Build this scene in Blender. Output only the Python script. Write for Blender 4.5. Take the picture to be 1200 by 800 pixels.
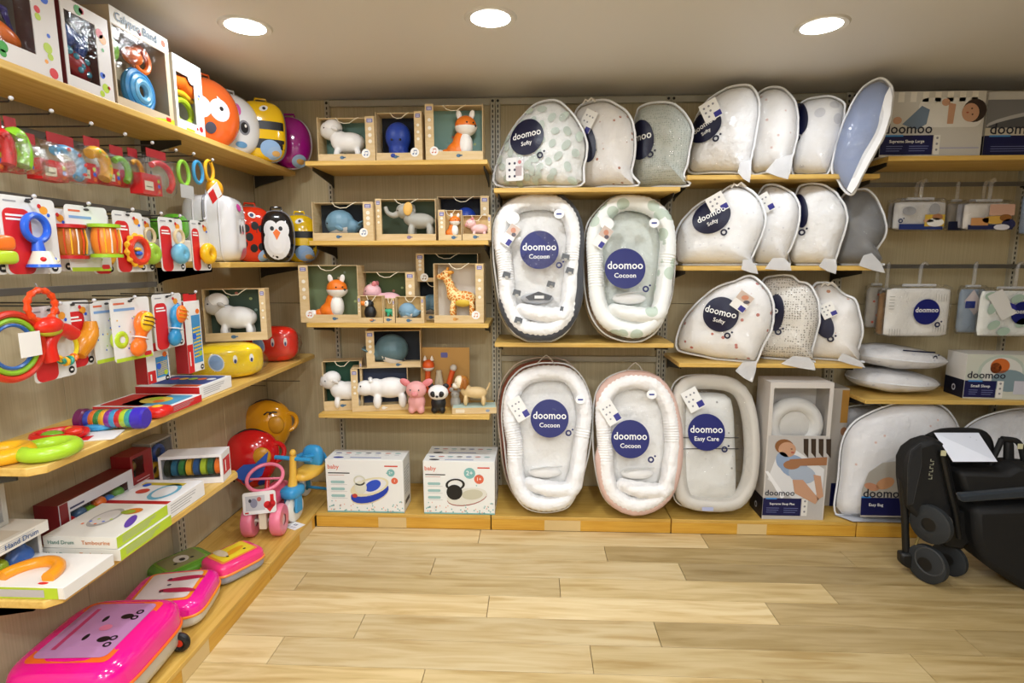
import bpy
for o in list(bpy.data.objects): bpy.data.objects.remove(o)
EXPOSURE, LP_FRONT = -0.05, 12.0
import bpy, bmesh, math, random
from math import sin, cos, pi, radians, sqrt, atan2, hypot
from mathutils import Vector, Matrix, noise, Euler
SC = bpy.context.scene
COL = SC.collection
# ---------------- camera, light, exposure ----------------
CAMP = Vector((1.2189, -3.2994, 1.4829)); YAW, PITCH, ROLL, FPX = .0425, .1431, -.0013, 634.88
def cam_axes():
    f = Vector((-sin(YAW)*cos(PITCH), cos(YAW)*cos(PITCH), -sin(PITCH))); r = Vector((cos(YAW), sin(YAW), 0)); u = r.cross(f)
    return cos(ROLL)*r+sin(ROLL)*u, -sin(ROLL)*r+cos(ROLL)*u, f
CR, CU, CF = cam_axes()
cd = bpy.data.cameras.new('camera'); cam = bpy.data.objects.new('camera', cd); COL.objects.link(cam); SC.camera = cam
cd.sensor_width = 36; cd.lens = FPX/1200*36; cd.clip_start = .02
cam.matrix_world = Matrix.Translation(CAMP) @ Matrix((CR, CU, -CF)).transposed().to_4x4()
w = bpy.data.worlds.new('world'); SC.world = w; w.use_nodes = True
w.node_tree.nodes['Background'].inputs[0].default_value = (.9, .93, 1, 1); w.node_tree.nodes['Background'].inputs[1].default_value = .12
vs = SC.view_settings; vs.view_transform = 'Standard'; vs.look = 'None'; vs.gamma = 1; vs.use_curve_mapping = False; vs.exposure = EXPOSURE
def lamp(x, y, z, power, size=.16, color=(.89, .94, 1), spread=170):
    l = bpy.data.lights.new('downlight_and_fill', 'AREA'); l.shape = 'DISK'; l.size = size; l.energy = power; l.color = color; l.spread = radians(spread)
    o = bpy.data.objects.new('downlight_and_fill_beam', l); o.location = (x, y, z); COL.objects.link(o); return o
HC = 2.432
LIGHTS = [(.045, -1.0), (1.04, -1.03), (2.37, -.9)]
for (x, y) in LIGHTS: lamp(x, y, HC-.012, LP_FRONT*(.6 if x > 2 else .75 if x > 1 else .5), .15)
for (x, y, k) in [(.35, -2.3, .8), (1.5, -2.4, 1.2), (2.7, -2.6, .45), (.3, -3.7, 2.0), (1.5, -3.7, 2.6), (2.6, -3.9, 1.5), (.9, -4.7, 2.2), (2.3, -4.7, 2.0)]: lamp(x, y, HC-.012, LP_FRONT*k, .15)  # unseen ceiling lamps; those behind the camera are added as front fill
# ---------------- pixel -> world (1200x800 frame) ----------------
def ray(u, v): return CF*FPX+CR*(u-600)+CU*(400-v)
def at(u, v, X=None, Y=None, Z=None, P=None, N=None):
    d = ray(u, v)
    if X is not None: t = (X-CAMP.x)/d.x
    elif Y is not None: t = (Y-CAMP.y)/d.y
    elif Z is not None: t = (Z-CAMP.z)/d.z
    else: t = (P-CAMP).dot(N)/d.dot(N)
    return CAMP+d*t
# ---------------- materials ----------------
def lin(h):
    r = [int(h[i:i+2], 16)/255 for i in (0, 2, 4)]
    return tuple((x/12.92 if x <= .04045 else ((x+.055)/1.055)**2.4) for x in r)+(1,)
_M = {}
def nn(t, ty, **k):
    n = t.nodes.new(ty)
    for a, b in k.items(): setattr(n, a, b)
    return n
def M(h, kind='plastic', **kw):
    key = (h, kind, tuple(sorted(kw.items())))
    if key in _M: return _M[key]
    m = bpy.data.materials.new(kind+'_'+h); m.use_nodes = True; t = m.node_tree; b = t.nodes['Principled BSDF']; L = t.links.new
    b.inputs['Base Color'].default_value = lin(h); R = b.inputs['Roughness']
    def tex(scale=(1, 1, 1), s=10, d=2, gen='Object'):
        c = nn(t, 'ShaderNodeTexCoord'); mp = nn(t, 'ShaderNodeMapping'); mp.inputs['Scale'].default_value = scale
        n = nn(t, 'ShaderNodeTexNoise'); n.inputs['Scale'].default_value = s; n.inputs['Detail'].default_value = d
        L(c.outputs[gen], mp.inputs[0]); L(mp.outputs[0], n.inputs['Vector']); return n, mp
    def bump(src, st, dist=.002):
        u = nn(t, 'ShaderNodeBump'); u.inputs['Strength'].default_value = st; u.inputs['Distance'].default_value = dist
        L(src, u.inputs['Height']); L(u.outputs[0], b.inputs['Normal'])
    def ramp2(src, c1, c2, p1=.4, p2=.6):
        r = nn(t, 'ShaderNodeValToRGB'); r.color_ramp.elements[0].position = p1; r.color_ramp.elements[1].position = p2
        r.color_ramp.elements[0].color = lin(c1); r.color_ramp.elements[1].color = lin(c2); L(src, r.inputs[0]); L(r.outputs[0], b.inputs['Base Color'])
    if kind == 'plastic':
        R.default_value = kw.get('r', .3); n, _ = tex(s=60); bump(n.outputs[0], .03, .001)
    elif kind == 'gloss': R.default_value = .12; b.inputs['Coat Weight'].default_value = .5
    elif kind == 'paper': R.default_value = kw.get('r', .45); n, _ = tex(s=90); bump(n.outputs[0], .04, .001)
    elif kind == 'matte': R.default_value = .75
    elif kind == 'fabric':
        R.default_value = .85 if h > '1' else .7; n, _ = tex(s=25, d=5); bump(n.outputs[0], .35, .006)
        b.inputs['Sheen Weight'].default_value = .15 if h > '1' else 0
    elif kind == 'quilt':
        R.default_value = .7; n, _ = tex(s=13, d=5); bump(n.outputs[0], .7, .03)
    elif kind == 'spots':     # printed cotton with scattered small marks
        R.default_value = .7; c = nn(t, 'ShaderNodeTexCoord'); v = nn(t, 'ShaderNodeTexVoronoi'); v.inputs['Scale'].default_value = kw.get('s', 22)
        L(c.outputs['Object'], v.inputs['Vector']); ramp2(v.outputs['Distance'], kw['c2'], h, kw.get('a', .12), kw.get('a', .12)+.03)
        n, _ = tex(s=9, d=5); bump(n.outputs[0], .5, .025)
    elif kind == 'giraffe':
        R.default_value = .5; c = nn(t, 'ShaderNodeTexCoord'); v = nn(t, 'ShaderNodeTexVoronoi', feature='DISTANCE_TO_EDGE'); v.inputs['Scale'].default_value = kw.get('s', 48)
        L(c.outputs['Object'], v.inputs['Vector']); ramp2(v.outputs['Distance'], kw['c2'], h, .08, .13)
    elif kind == 'wood':      # pale beech laminate; gr = grain stretch
        R.default_value = kw.get('r', .4); n, mp = tex(scale=kw.get('gr', (1.2, 22, 22)), s=3, d=6); ramp2(n.outputs[0], kw.get('c2', h), h, .35, .62)
    elif kind == 'plank':
        R.default_value = .38; n, mp = tex(scale=(1.1, 12, 1), s=2.2, d=8); n.inputs['Distortion'].default_value = .8
        oi = nn(t, 'ShaderNodeObjectInfo'); ad = nn(t, 'ShaderNodeVectorMath', operation='MULTIPLY_ADD')
        cb = nn(t, 'ShaderNodeCombineXYZ'); L(oi.outputs['Random'], cb.inputs[0]); L(oi.outputs['Random'], cb.inputs[1])
        ad.inputs[1].default_value = (37, 19, 0); L(cb.outputs[0], ad.inputs[0]); c = t.nodes['Texture Coordinate']; L(c.outputs['Object'], ad.inputs[2]); L(ad.outputs[0], mp.inputs[0])
        r = nn(t, 'ShaderNodeValToRGB'); L(n.outputs[0], r.inputs[0]); e = r.color_ramp.elements
        e[0].position = .3; e[0].color = lin(kw['c2']); e[1].position = .62; e[1].color = lin(h); x = e.new(.45); x.color = lin(kw['c3'])
        hs = nn(t, 'ShaderNodeHueSaturation'); L(r.outputs[0], hs.inputs['Color']); mr = nn(t, 'ShaderNodeMapRange'); mr.inputs[3].default_value = .84; mr.inputs[4].default_value = 1.08
        L(oi.outputs['Random'], mr.inputs[0]); L(mr.outputs[0], hs.inputs['Value']); L(hs.outputs[0], b.inputs['Base Color']); bump(n.outputs[0], .08, .001)
    elif kind == 'panel':     # vertical reeded wallboard
        R.default_value = .6; n, mp = tex(scale=(120, 120, .6), s=1.2, d=3); ramp2(n.outputs[0], kw['c2'], h, .3, .7); bump(n.outputs[0], .1, .002)
    elif kind == 'metal': R.default_value = .35; b.inputs['Metallic'].default_value = .9
    elif kind == 'paint': R.default_value = .5; n, _ = tex(s=3, d=4); bump(n.outputs[0], .03, .01)
    elif kind == 'knit':
        R.default_value = .8; c = nn(t, 'ShaderNodeTexCoord'); v = nn(t, 'ShaderNodeTexVoronoi'); v.inputs['Scale'].default_value = kw.get('s', 95); v.inputs['Randomness'].default_value = .35
        L(c.outputs['Object'], v.inputs['Vector']); ramp2(v.outputs['Distance'], kw['c2'], h, .25, .4); bump(v.outputs['Distance'], .4, .003)
    elif kind == 'emit':
        b.inputs['Emission Color'].default_value = lin(h); b.inputs['Emission Strength'].default_value = kw.get('e', 5)
    elif kind in ('film', 'frost'):      # clear or hazy plastic
        t.nodes.remove(b); o = t.nodes['Material Output']; tr = nn(t, 'ShaderNodeBsdfTransparent'); g = nn(t, 'ShaderNodeBsdfGlossy'); g.inputs['Roughness'].default_value = kw.get('r', .13)
        fr = nn(t, 'ShaderNodeLayerWeight'); fr.inputs[0].default_value = .25; mx = nn(t, 'ShaderNodeMixShader')
        n, _ = tex(s=kw.get('s', 16), d=6); n.inputs['Distortion'].default_value = 1.2; u = nn(t, 'ShaderNodeBump'); u.inputs['Strength'].default_value = 1; u.inputs['Distance'].default_value = kw.get('b', .035); vo = nn(t, 'ShaderNodeTexVoronoi'); vo.inputs['Scale'].default_value = kw.get('s', 16)*1.6; L(n.outputs['Color'], vo.inputs['Vector']) if False else None; tc = t.nodes['Texture Coordinate']; av = nn(t, 'ShaderNodeVectorMath', operation='ADD'); L(tc.outputs['Object'], av.inputs[0]); sv = nn(t, 'ShaderNodeVectorMath', operation='SCALE'); sv.inputs['Scale'].default_value = .12; L(n.outputs['Color'], sv.inputs[0]); L(sv.outputs[0], av.inputs[1]); L(av.outputs[0], vo.inputs['Vector'])
        hm = nn(t, 'ShaderNodeMath', operation='MULTIPLY_ADD'); hm.inputs[1].default_value = .6; L(vo.outputs['Distance'], hm.inputs[0]); L(n.outputs[0], hm.inputs[2]); L(hm.outputs[0], u.inputs['Height'])
        L(u.outputs[0], g.inputs['Normal']); L(u.outputs[0], fr.inputs['Normal'])
        ma = nn(t, 'ShaderNodeMath', operation='MULTIPLY_ADD'); L(fr.outputs['Fresnel'], ma.inputs[0]); ma.inputs[1].default_value = kw.get('g', .3); ma.inputs[2].default_value = kw.get('g0', .055)
        last = tr
        if kind == 'frost':
            d = nn(t, 'ShaderNodeBsdfDiffuse'); d.inputs[0].default_value = lin(h); m2 = nn(t, 'ShaderNodeMixShader'); m2.inputs[0].default_value = kw.get('f', .25)
            L(tr.outputs[0], m2.inputs[1]); L(d.outputs[0], m2.inputs[2]); last = m2
        L(ma.outputs[0], mx.inputs[0]); L(last.outputs[0], mx.inputs[1]); L(g.outputs[0], mx.inputs[2]); L(mx.outputs[0], o.inputs[0])
    _M[key] = m; return m
P = lambda h: M(h, 'paper')
WHITE = P('f4f4f2'); NAVY = P('040930'); BLACK = P('141416')
FILM = M('ffffff', 'film', s=9, b=.05); FROST = M('f4f6fb', 'frost', f=.12, s=10, r=.14, g=.22, b=.045); FLANGE = M('f4f6fb', 'frost', f=.62, r=.25)
# ---------------- objects ----------------
def link(name, data, parent=None):
    o = bpy.data.objects.new(name, data); COL.objects.link(o)
    if parent is not None: o.parent = parent
    return o
def tag(o, label, cat, group=None):
    o['label'] = label; o['category'] = cat
    if group: o['group'] = group
    return o
def root(name, label, cat, loc, rz=0, group=None, rx=0, ry=0):
    o = link(name, None); o.empty_display_size = .05; o.location = loc; o.rotation_euler = (rx, ry, rz); return tag(o, label, cat, group)
def struct(o): o['kind'] = 'structure'; return o
def copy_tree(o, parent=None, loc=None, rz=None, label=None):
    c = o.copy(); COL.objects.link(c)
    if parent is not None: c.parent = parent
    for ch in list(o.children): copy_tree(ch, c)
    if loc is not None: c.location = loc
    if rz is not None: c.rotation_euler = (0, 0, rz)
    if label: c['label'] = label
    return c
class B:
    def __init__(s, T=None): s.v = []; s.f = []; s.mi = []; s.mats = []; s.T = T
    def add(s, vs, fs, mat):
        if mat not in s.mats: s.mats.append(mat)
        i = s.mats.index(mat); n = len(s.v); s.v += [tuple(s.T @ Vector(p)) for p in vs] if s.T else [tuple(p) for p in vs]
        s.f += [tuple(a+n for a in f) for f in fs]; s.mi += [i]*len(fs); return s
    def box(s, x0, y0, z0, x1, y1, z1, mat):
        v = [(x, y, z) for x in (x0, x1) for y in (y0, y1) for z in (z0, z1)]
        return s.add(v, [(0, 1, 3, 2), (4, 6, 7, 5), (0, 4, 5, 1), (2, 3, 7, 6), (0, 2, 6, 4), (1, 5, 7, 3)], mat)
    def ell(s, c, r, mat, seg=20, rings=12, R=None, e=1, fn=None, ph=(0, 1)):
        if not hasattr(r, '__len__'): r = (r, r, r)
        R = R.to_matrix() if isinstance(R, Euler) else (Euler(R).to_matrix() if R else None)
        sg = lambda a: math.copysign(abs(a)**e, a)
        v = []; f = []
        for i in range(rings+1):
            f1 = pi*(ph[0]+(ph[1]-ph[0])*i/rings)
            for j in range(seg):
                th = 2*pi*j/seg; p = Vector((sg(sin(f1))*sg(cos(th))*r[0], sg(sin(f1))*sg(sin(th))*r[1], sg(cos(f1))*r[2]))
                if fn: p = fn(p)
                if R: p = R @ p
                v.append(p+Vector(c))
        for i in range(rings):
            for j in range(seg):
                a, b2 = i*seg+j, i*seg+(j+1) % seg; f.append((a, a+seg, b2+seg, b2))
        return s.add(v, f, mat)
    def tube(s, pts, r, mat, seg=10, closed=False, cap=True, flat=1, up=None):
        pts = [Vector(p) for p in pts]; n = len(pts); rr = r if hasattr(r, '__len__') else [r]*n; v = []; f = []; ref = None
        for i, p in enumerate(pts):
            if closed: d = pts[(i+1) % n]-pts[i-1]
            else: d = pts[min(i+1, n-1)]-pts[max(i-1, 0)]
            d = d.normalized() if d.length > 1e-9 else Vector((0, 0, 1))
            if up is not None: a = Vector(up)
            else:
                a = ref if ref is not None else (Vector((0, 0, 1)) if abs(d.z) < .9 else Vector((1, 0, 0)))
            a = (a-d*a.dot(d)).normalized(); ref = a; b = d.cross(a)
            for j in range(seg):
                t = 2*pi*j/seg; v.append(p+(a*cos(t)*flat+b*sin(t))*rr[i])
        for i in range(n if closed else n-1):
            for j in range(seg):
                a0, a1 = i*seg+j, i*seg+(j+1) % seg; b0, b1 = ((i+1) % n)*seg+j, ((i+1) % n)*seg+(j+1) % seg
                f.append((a0, a1, b1, b0))
        if cap and not closed: f += [tuple(range(seg-1, -1, -1)), tuple((n-1)*seg+j for j in range(seg))]
        return s.add(v, f, mat)
    def lathe(s, prof, mat, c=(0, 0, 0), seg=28, R=None):
        v = []; f = []; R = Euler(R).to_matrix() if R else Matrix.Identity(3)
        for (r, z) in prof:
            for j in range(seg): t = 2*pi*j/seg; v.append(R @ Vector((r*cos(t), r*sin(t), z))+Vector(c))
        for i in range(len(prof)-1):
            for j in range(seg): a, b2 = i*seg+j, i*seg+(j+1) % seg; f.append((a, b2, b2+seg, a+seg))
        return s.add(v, f, mat)
    def torus(s, c, R, r, mat, seg=36, sec=12, rot=(0, 0, 0), sx=1, fn=None, flat=1):
        E = Euler(rot).to_matrix(); pts = [E @ Vector((R*sx*cos(2*pi*i/seg), R*sin(2*pi*i/seg), 0))+Vector(c) for i in range(seg)]
        return s.tube(pts, [r*(fn(i/seg) if fn else 1) for i in range(seg)], mat, sec, closed=True, up=E @ Vector((0, 0, 1)), flat=flat)
    def prism(s, pts, y0, y1, mat, ax='y'):          # 2D outline (x,z) extruded along y (or ax z / x)
        n = len(pts); g = {'y': lambda a, b, h: (a, h, b), 'z': lambda a, b, h: (a, b, h), 'x': lambda a, b, h: (h, a, b)}[ax]
        v = [g(a, b, y0) for a, b in pts]+[g(a, b, y1) for a, b in pts]
        f = [tuple(range(n)), tuple(range(2*n-1, n-1, -1))]+[(i, i+n, (i+1) % n+n, (i+1) % n) for i in range(n)]
        return s.add(v, f, mat)
    def emit(s, name, parent=None, bevel=0, smooth=40, sub=0, remesh=0, seg=2, label=None, loc=None):
        me = bpy.data.meshes.new(name); me.from_pydata(s.v, [], s.f)
        for m in s.mats: me.materials.append(m)
        me.polygons.foreach_set('material_index', s.mi)
        bm = bmesh.new(); bm.from_mesh(me); bmesh.ops.remove_doubles(bm, verts=bm.verts, dist=1e-6); bmesh.ops.recalc_face_normals(bm, faces=bm.faces); bm.to_mesh(me); bm.free()
        if smooth: me.shade_smooth(); me.set_sharp_from_angle(angle=radians(smooth))
        o = link(name, me, parent)
        if loc is not None: o.location = loc
        if remesh:
            r = o.modifiers.new('r', 'REMESH'); r.mode = 'VOXEL'; r.voxel_size = remesh; r.use_smooth_shade = True
            q = o.modifiers.new('s', 'SMOOTH'); q.iterations = 8; q.factor = .6
        if bevel:
            q = o.modifiers.new('b', 'BEVEL'); q.width = bevel; q.segments = seg; q.limit_method = 'ANGLE'
        if sub: q = o.modifiers.new('u', 'SUBSURF'); q.levels = q.render_levels = sub
        if label: o['label'] = label
        return o
def smoothloop(pts, k=6, closed=True):
    n = len(pts); out = []; pts = [Vector(p) for p in pts]
    for i in range(n if closed else n-1):
        g = (lambda j: pts[j % n]) if closed else (lambda j: pts[max(0, min(n-1, j))])
        a, b, c, d = g(i-1), g(i), g(i+1), g(i+2)
        for j in range(k):
            t = j/k; out.append(.5*((2*b)+(c-a)*t+(2*a-5*b+4*c-d)*t*t+(3*b-a-3*c+d)*t**3))
    if not closed: out.append(pts[-1])
    return out
def rrect(x0, z0, x1, z1, r, k=5):
    o = []
    for cx, cz, a0 in ((x1-r, z0+r, -90), (x1-r, z1-r, 0), (x0+r, z1-r, 90), (x0+r, z0+r, 180)):
        for i in range(k+1): a = radians(a0+90*i/k); o.append((cx+r*cos(a), cz+r*sin(a)))
    return o
_F = {}
def glyphs(s, size):
    if s not in _F:
        cu = bpy.data.curves.new('t', 'FONT'); cu.body = s; cu.size = 1; cu.align_x = 'CENTER'; cu.align_y = 'CENTER'; cu.resolution_u = 2; cu.offset = .012
        o = bpy.data.objects.new('t', cu); me = bpy.data.meshes.new_from_object(o); _F[s] = ([tuple(v.co) for v in me.vertices], [tuple(p.vertices) for p in me.polygons])
        bpy.data.objects.remove(o); bpy.data.curves.remove(cu); bpy.data.meshes.remove(me)
    v, f = _F[s]; return [(x*size, y*size) for x, y, z in v], f
class G:            # flat print laid on a surface: map(u, v, h) -> local point
    def __init__(s, mp, e=.0006): s.mp = mp; s.e = e; s.b = B(); s.t = B()
    def poly(s, pts, mat, l=1): s.b.add([s.mp(u, v, s.e*l) for u, v in pts], [tuple(range(len(pts)))], mat); return s
    def rect(s, u0, v0, u1, v1, mat, l=1, n=1):
        if n == 1: return s.poly([(u0, v0), (u1, v0), (u1, v1), (u0, v1)], mat, l)
        v = [s.mp(u0+(u1-u0)*i/n, v0+(v1-v0)*j/n, s.e*l) for i in range(n+1) for j in range(n+1)]
        s.b.add(v, [(i*(n+1)+j, (i+1)*(n+1)+j, (i+1)*(n+1)+j+1, i*(n+1)+j+1) for i in range(n) for j in range(n)], mat); return s
    def disc(s, u, v, ru, rv, mat, l=1, rot=0, rings=1, seg=20, hole=0):
        vs = []; fs = []; c, q = cos(rot), sin(rot)
        for k in range(rings+1):
            t = hole+(1-hole)*k/rings
            for j in range(seg):
                a = 2*pi*j/seg; x, y = ru*t*cos(a), rv*t*sin(a); vs.append(s.mp(u+c*x-q*y, v+q*x+c*y, s.e*l))
        for k in range(rings):
            for j in range(seg): a, b = k*seg+j, k*seg+(j+1) % seg; fs.append((a, b, b+seg, a+seg))
        s.b.add(vs, fs, mat); return s
    def text(s, st, u, v, size, mat, l=3, rot=0, sx=1):
        vs, fs = glyphs(st, size); c, q = cos(rot), sin(rot)
        s.t.add([s.mp(u+c*x*sx-q*y, v+q*x*sx+c*y, s.e*l) for x, y in vs], fs, mat); return s
    def lines(s, u0, v0, u1, n, dv, mat, h=.002, l=2, seed=0):
        rn = random.Random(seed)
        for i in range(n): s.rect(u0, v0-i*dv-h, u0+(u1-u0)*rn.uniform(.6, 1), v0-i*dv, mat, l)
        return s
    def emit(s, parent, name='print'):
        if s.b.f: s.b.emit(name, parent, smooth=0)
        if s.t.f: s.t.emit('lettering', parent, smooth=0)
def plane_front(y=0): return lambda u, v, h: (u, y-h, v)
def plane_top(z=0): return lambda u, v, h: (u, v, z+h)
def plane_right(x=0): return lambda u, v, h: (x+h, u, v)      # u runs into depth
def plane_left(x=0): return lambda u, v, h: (x-h, u, v)
def logo(g, u, v, s, mat, mat2=None, l=3, rot=0):     # ring with a dot up to its right
    g.disc(u, v, s, s, mat, l, hole=.5, rot=rot); c, q = cos(rot), sin(rot); g.disc(u+c*1.3*s-q*1.1*s, v+q*1.3*s+c*1.1*s, s*.32, s*.32, mat, l)
# ---------------- the room ----------------
XL, XR, YF = -.48, 5.6, -5.0
WALLM = M('c8b993', 'panel', c2='b7a782'); WL = M('c6b998', 'panel', c2='b8ab8b')
B().box(XL-.1, YF, -.1, XR, .1, -.012, M('8a7350', 'matte')).emit('floor_base')
fl = bpy.data.objects['floor_base']; fl.name = 'floor'; struct(fl)
rnd = random.Random(4)
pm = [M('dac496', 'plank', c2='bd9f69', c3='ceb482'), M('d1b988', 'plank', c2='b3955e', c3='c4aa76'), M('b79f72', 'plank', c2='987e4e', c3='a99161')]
PW = .152; y = -.44; row = 0; PSH = {}
while y > -4.2:
    x = -.1-[.2, .75, .4, 1.0, .1, .62, .9, .3][row % 8]
    while x < 4.6:
        L = 1.22; x1 = min(x+L, 4.75); key = (round(x1-x, 3),)
        x0 = max(x, -.25)
        if x1-x0 > .05:
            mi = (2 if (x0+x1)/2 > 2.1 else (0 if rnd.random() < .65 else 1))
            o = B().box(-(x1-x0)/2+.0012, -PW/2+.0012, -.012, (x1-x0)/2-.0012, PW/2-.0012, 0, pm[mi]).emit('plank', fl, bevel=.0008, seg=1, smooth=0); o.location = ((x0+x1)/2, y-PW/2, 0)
        x += L
    y -= PW; row += 1
struct(B().box(XL-.1, YF, HC, XR, .1, HC+.1, M('dcdad8', 'paint')).emit('ceiling'))
wb = struct(B().box(XL-.1, .012, -.05, XR, .1, HC+.05, M('8d8068', 'matte')).emit('wall_back'))
for i in range(-1, 6):
    x0 = max(i+.0-.015, XL); x1 = i+.985
    for z0, z1 in ((.08, 1.24), (1.243, HC)):
        o = B().box(x0+.001, 0, z0, x1-.001, .012, z1, WALLM).emit('panel', wb, bevel=.001, seg=1, smooth=0)
wl = struct(B().box(XL-.1, YF, -.05, XL-.012, .1, HC+.05, M('8d8068', 'matte')).emit('wall_left'))
for i in range(5):
    y1 = -.97*i-.001; y0 = -.97*(i+1)+.001
    for a, b2 in ((y1, (y0+y1)/2+.001), ((y0+y1)/2-.001, y0)):
        B().box(XL-.012, b2, .08, XL, a, HC, WL).emit('panel', wl, bevel=.001, seg=1, smooth=0)
struct(B().box(XR, YF, -.05, XR+.1, .1, HC+.05, M('6e675c', 'paint')).emit('wall_right'))
struct(B().box(XL-.1, YF-.1, -.05, XR+.1, YF, HC+.05, M('cfc8bd', 'paint')).emit('wall_front'))
for i, (x, y) in enumerate(LIGHTS):
    r = root('ceiling_light', ['round recessed ceiling light over the left toy shelves', 'round recessed ceiling light in the middle, above the floor', 'round recessed ceiling light on the right, above the pillows'][i], 'light', (x, y, HC))
    B().lathe([(.078, -.004), (.098, -.007), (.104, 0), (.078, 0)], M('d8d6d2', 'plastic')).emit('rim', r)
    B().lathe([(0, -.003), (.079, -.003), (.079, -.0005), (0, -.0005)], M('fffaf2', 'emit', e=14)).emit('diffuser', r)
# ---------------- shop fittings ----------------
STEEL = M('b9b3a0', 'plastic', r=.4); DARK = M('1b1a19', 'plastic', r=.5)
def upright(loc, rz, z1, label, group):
    r = root('slotted_upright', label, 'upright', loc, rz, group)
    B().box(-.0135, -.03, .09, .0135, 0, z1, STEEL).emit('channel', r, bevel=.002)
    b = B(); z = .13
    while z < z1-.05: b.box(-.0035, -.0308, z, .0035, -.0302, z+.016, DARK); z += .028
    o = b.emit('slots', r, smooth=0); o['kind'] = 'stuff'
    G(plane_front(-.0305)).disc(0, z1-.018, .008, .008, DARK).emit(r, 'bolt_hole')
def pair(n, where): return '%s slotted steel upright %s' % (n, where)
ups = [(0, 'steel upright between the corner and the animal toy boxes'), (.97, 'left one of the twin uprights between animal toys and baby nests'), (1.0, 'right one of the twin uprights between animal toys and baby nests'),
       (1.97, 'left one of the twin uprights between baby nests and white pillows'), (2.0, 'right one of the twin uprights between baby nests and white pillows'),
       (2.97, 'left one of the twin uprights behind the pillow row end'), (3.0, 'right one of the twin uprights behind the pillow row end'), (3.97, 'upright at the far right edge behind the hanging packs')]
for x, lb in ups: upright((x, 0, 0), 0, 2.425, lb, 'uprights')
for y, lb in [(-.935, 'left wall slotted upright nearer the room corner, of the twin pair'), (-.965, 'left wall slotted upright nearer the camera, of the twin pair'), (-1.95, 'left wall upright beside the boxed musical toys')]: upright((XL, y, 0), pi/2, 2.3, lb, 'uprights')
def crossbar(x0, x1, z, label, h=.034):
    b = B().box(x0, -.026, z-h/2, x1, -.004, z+h/2, STEEL); return tag(b.emit('crossbar', bevel=.002), label, 'rail')
for i, lb in enumerate(['beige crossbar at ceiling above the animal toy boxes', 'beige crossbar at ceiling behind the first three pillows', 'beige crossbar at ceiling behind the white pillows', 'beige crossbar at ceiling behind the large carton']):
    crossbar(i+.0135+(.0 if i == 0 else 0), i+.9565, 2.405, lb)
crossbar(1.0135, 1.9565, at(600, 420, Y=-.03).z, 'grey crossbar below the shelf of standing baby nests')
OAK = M('dfba68', 'wood', c2='d0a650', gr=(1.2, 22, 22)); OAKY = M('dfba68', 'wood', c2='d0a650', gr=(22, 1.2, 22)); EDGE = M('ecca7a', 'wood', c2='dcb65e')
BRK = M('2a2826', 'plastic', r=.5)
def bracket(parent, x, y0, L, z):
    b = B().prism([(y0, z), (y0, z-.07), (y0-.03, z-.055), (y0-L, z-.018), (y0-L, z)], x-.003, x+.003, BRK, 'x'); b.emit('bracket', parent)
def shelf_back(x0, x1, v, u, label, dep=.38, side=0):
    z = at(u, v, Y=-dep).z; t = .024
    r = root('shelf', label, 'shelf', (0, 0, z+t)); c = .03
    out = [(x0, -.035), (x0, -dep+c), (x0+c*.3, -dep+c*.3), (x0+c, -dep), (x1-c, -dep), (x1-c*.3, -dep+c*.3), (x1, -dep+c), (x1, -.035)] if side else [(x0, -.035), (x0, -dep), (x1, -dep), (x1, -.035)]
    B().prism(out, -t, 0, OAK, 'z').emit('board', r, bevel=.003)
    for x in (x0+.022, x1-.022): bracket(r, x, -.031, dep-.08, -t)
    return z+t
ZA = [shelf_back(.0, .968, 193, 480, 'beech shelf, topmost under boxed sheep and fox'), shelf_back(.0, .968, 287, 480, 'beech shelf carrying boxed whale and grey elephant'),
      shelf_back(-.04, .968, 384, 480, 'beech shelf carrying boxed giraffe and large fox'), shelf_back(.0, .968, 491, 500, 'beech shelf carrying pink pig and panda toys')]
ZB = [shelf_back(1.0, 1.968, 225, 680, 'beech shelf under the three leftmost pillows'), shelf_back(1.0, 1.968, 407, 680, 'beech shelf under the two upright baby nests')]
ZC = [shelf_back(2.0, 2.968, 210, 900, 'beech shelf under the top row of four pillows'), shelf_back(2.0, 2.968, 317, 900, 'beech shelf under the middle row of pillows'), shelf_back(2.0, 2.968, 431, 900, 'beech shelf under the bottom row of three pillows')]
ZD = [shelf_back(3.0, 4.0, 188, 1100, 'beech shelf at the top right under the sleep carton'), shelf_back(3.0, 4.0, 474, 1100, 'beech shelf on the right under two lying pillows')]
def shelf_left(y0, y1, z, xf, label):
    r = root('shelf', label, 'shelf', (XL, 0, z)); t = .024; w = xf-XL; c = .03
    B().prism([(.035, y1), (w-c, y1), (w, y1-c), (w, y0+c), (w-c, y0), (.035, y0)], -t, 0, OAKY, 'z').emit('board', r, bevel=.003)
    for y in (y0+.02, y1-.02, -.98 if y0 < -1.5 and y1 > -.9 else y0+.02):
        B().prism([(.03, -t), (.03, -t-.07), (.06, -t-.055), (w-.08, -t-.018), (w-.08, -t)], y-.003, y+.003, BRK).emit('bracket', r)
    return z
LZ1 = shelf_left(-2.9, -.02, 2.022, -.196, 'long beech shelf high on the left wall under boxed toys and animal cases')
LZ2 = shelf_left(-.97, -.02, 1.49, -.124, 'short beech corner shelf under the ladybird and penguin cases')
LZ3 = shelf_left(-1.955, -.06, .935, -.124, 'long beech shelf on the left wall under rattles and red flat boxes')
LZ4 = shelf_left(-1.955, -.975, .545, -.126, 'lower beech shelf on the left wall under musical toy boxes')
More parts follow.
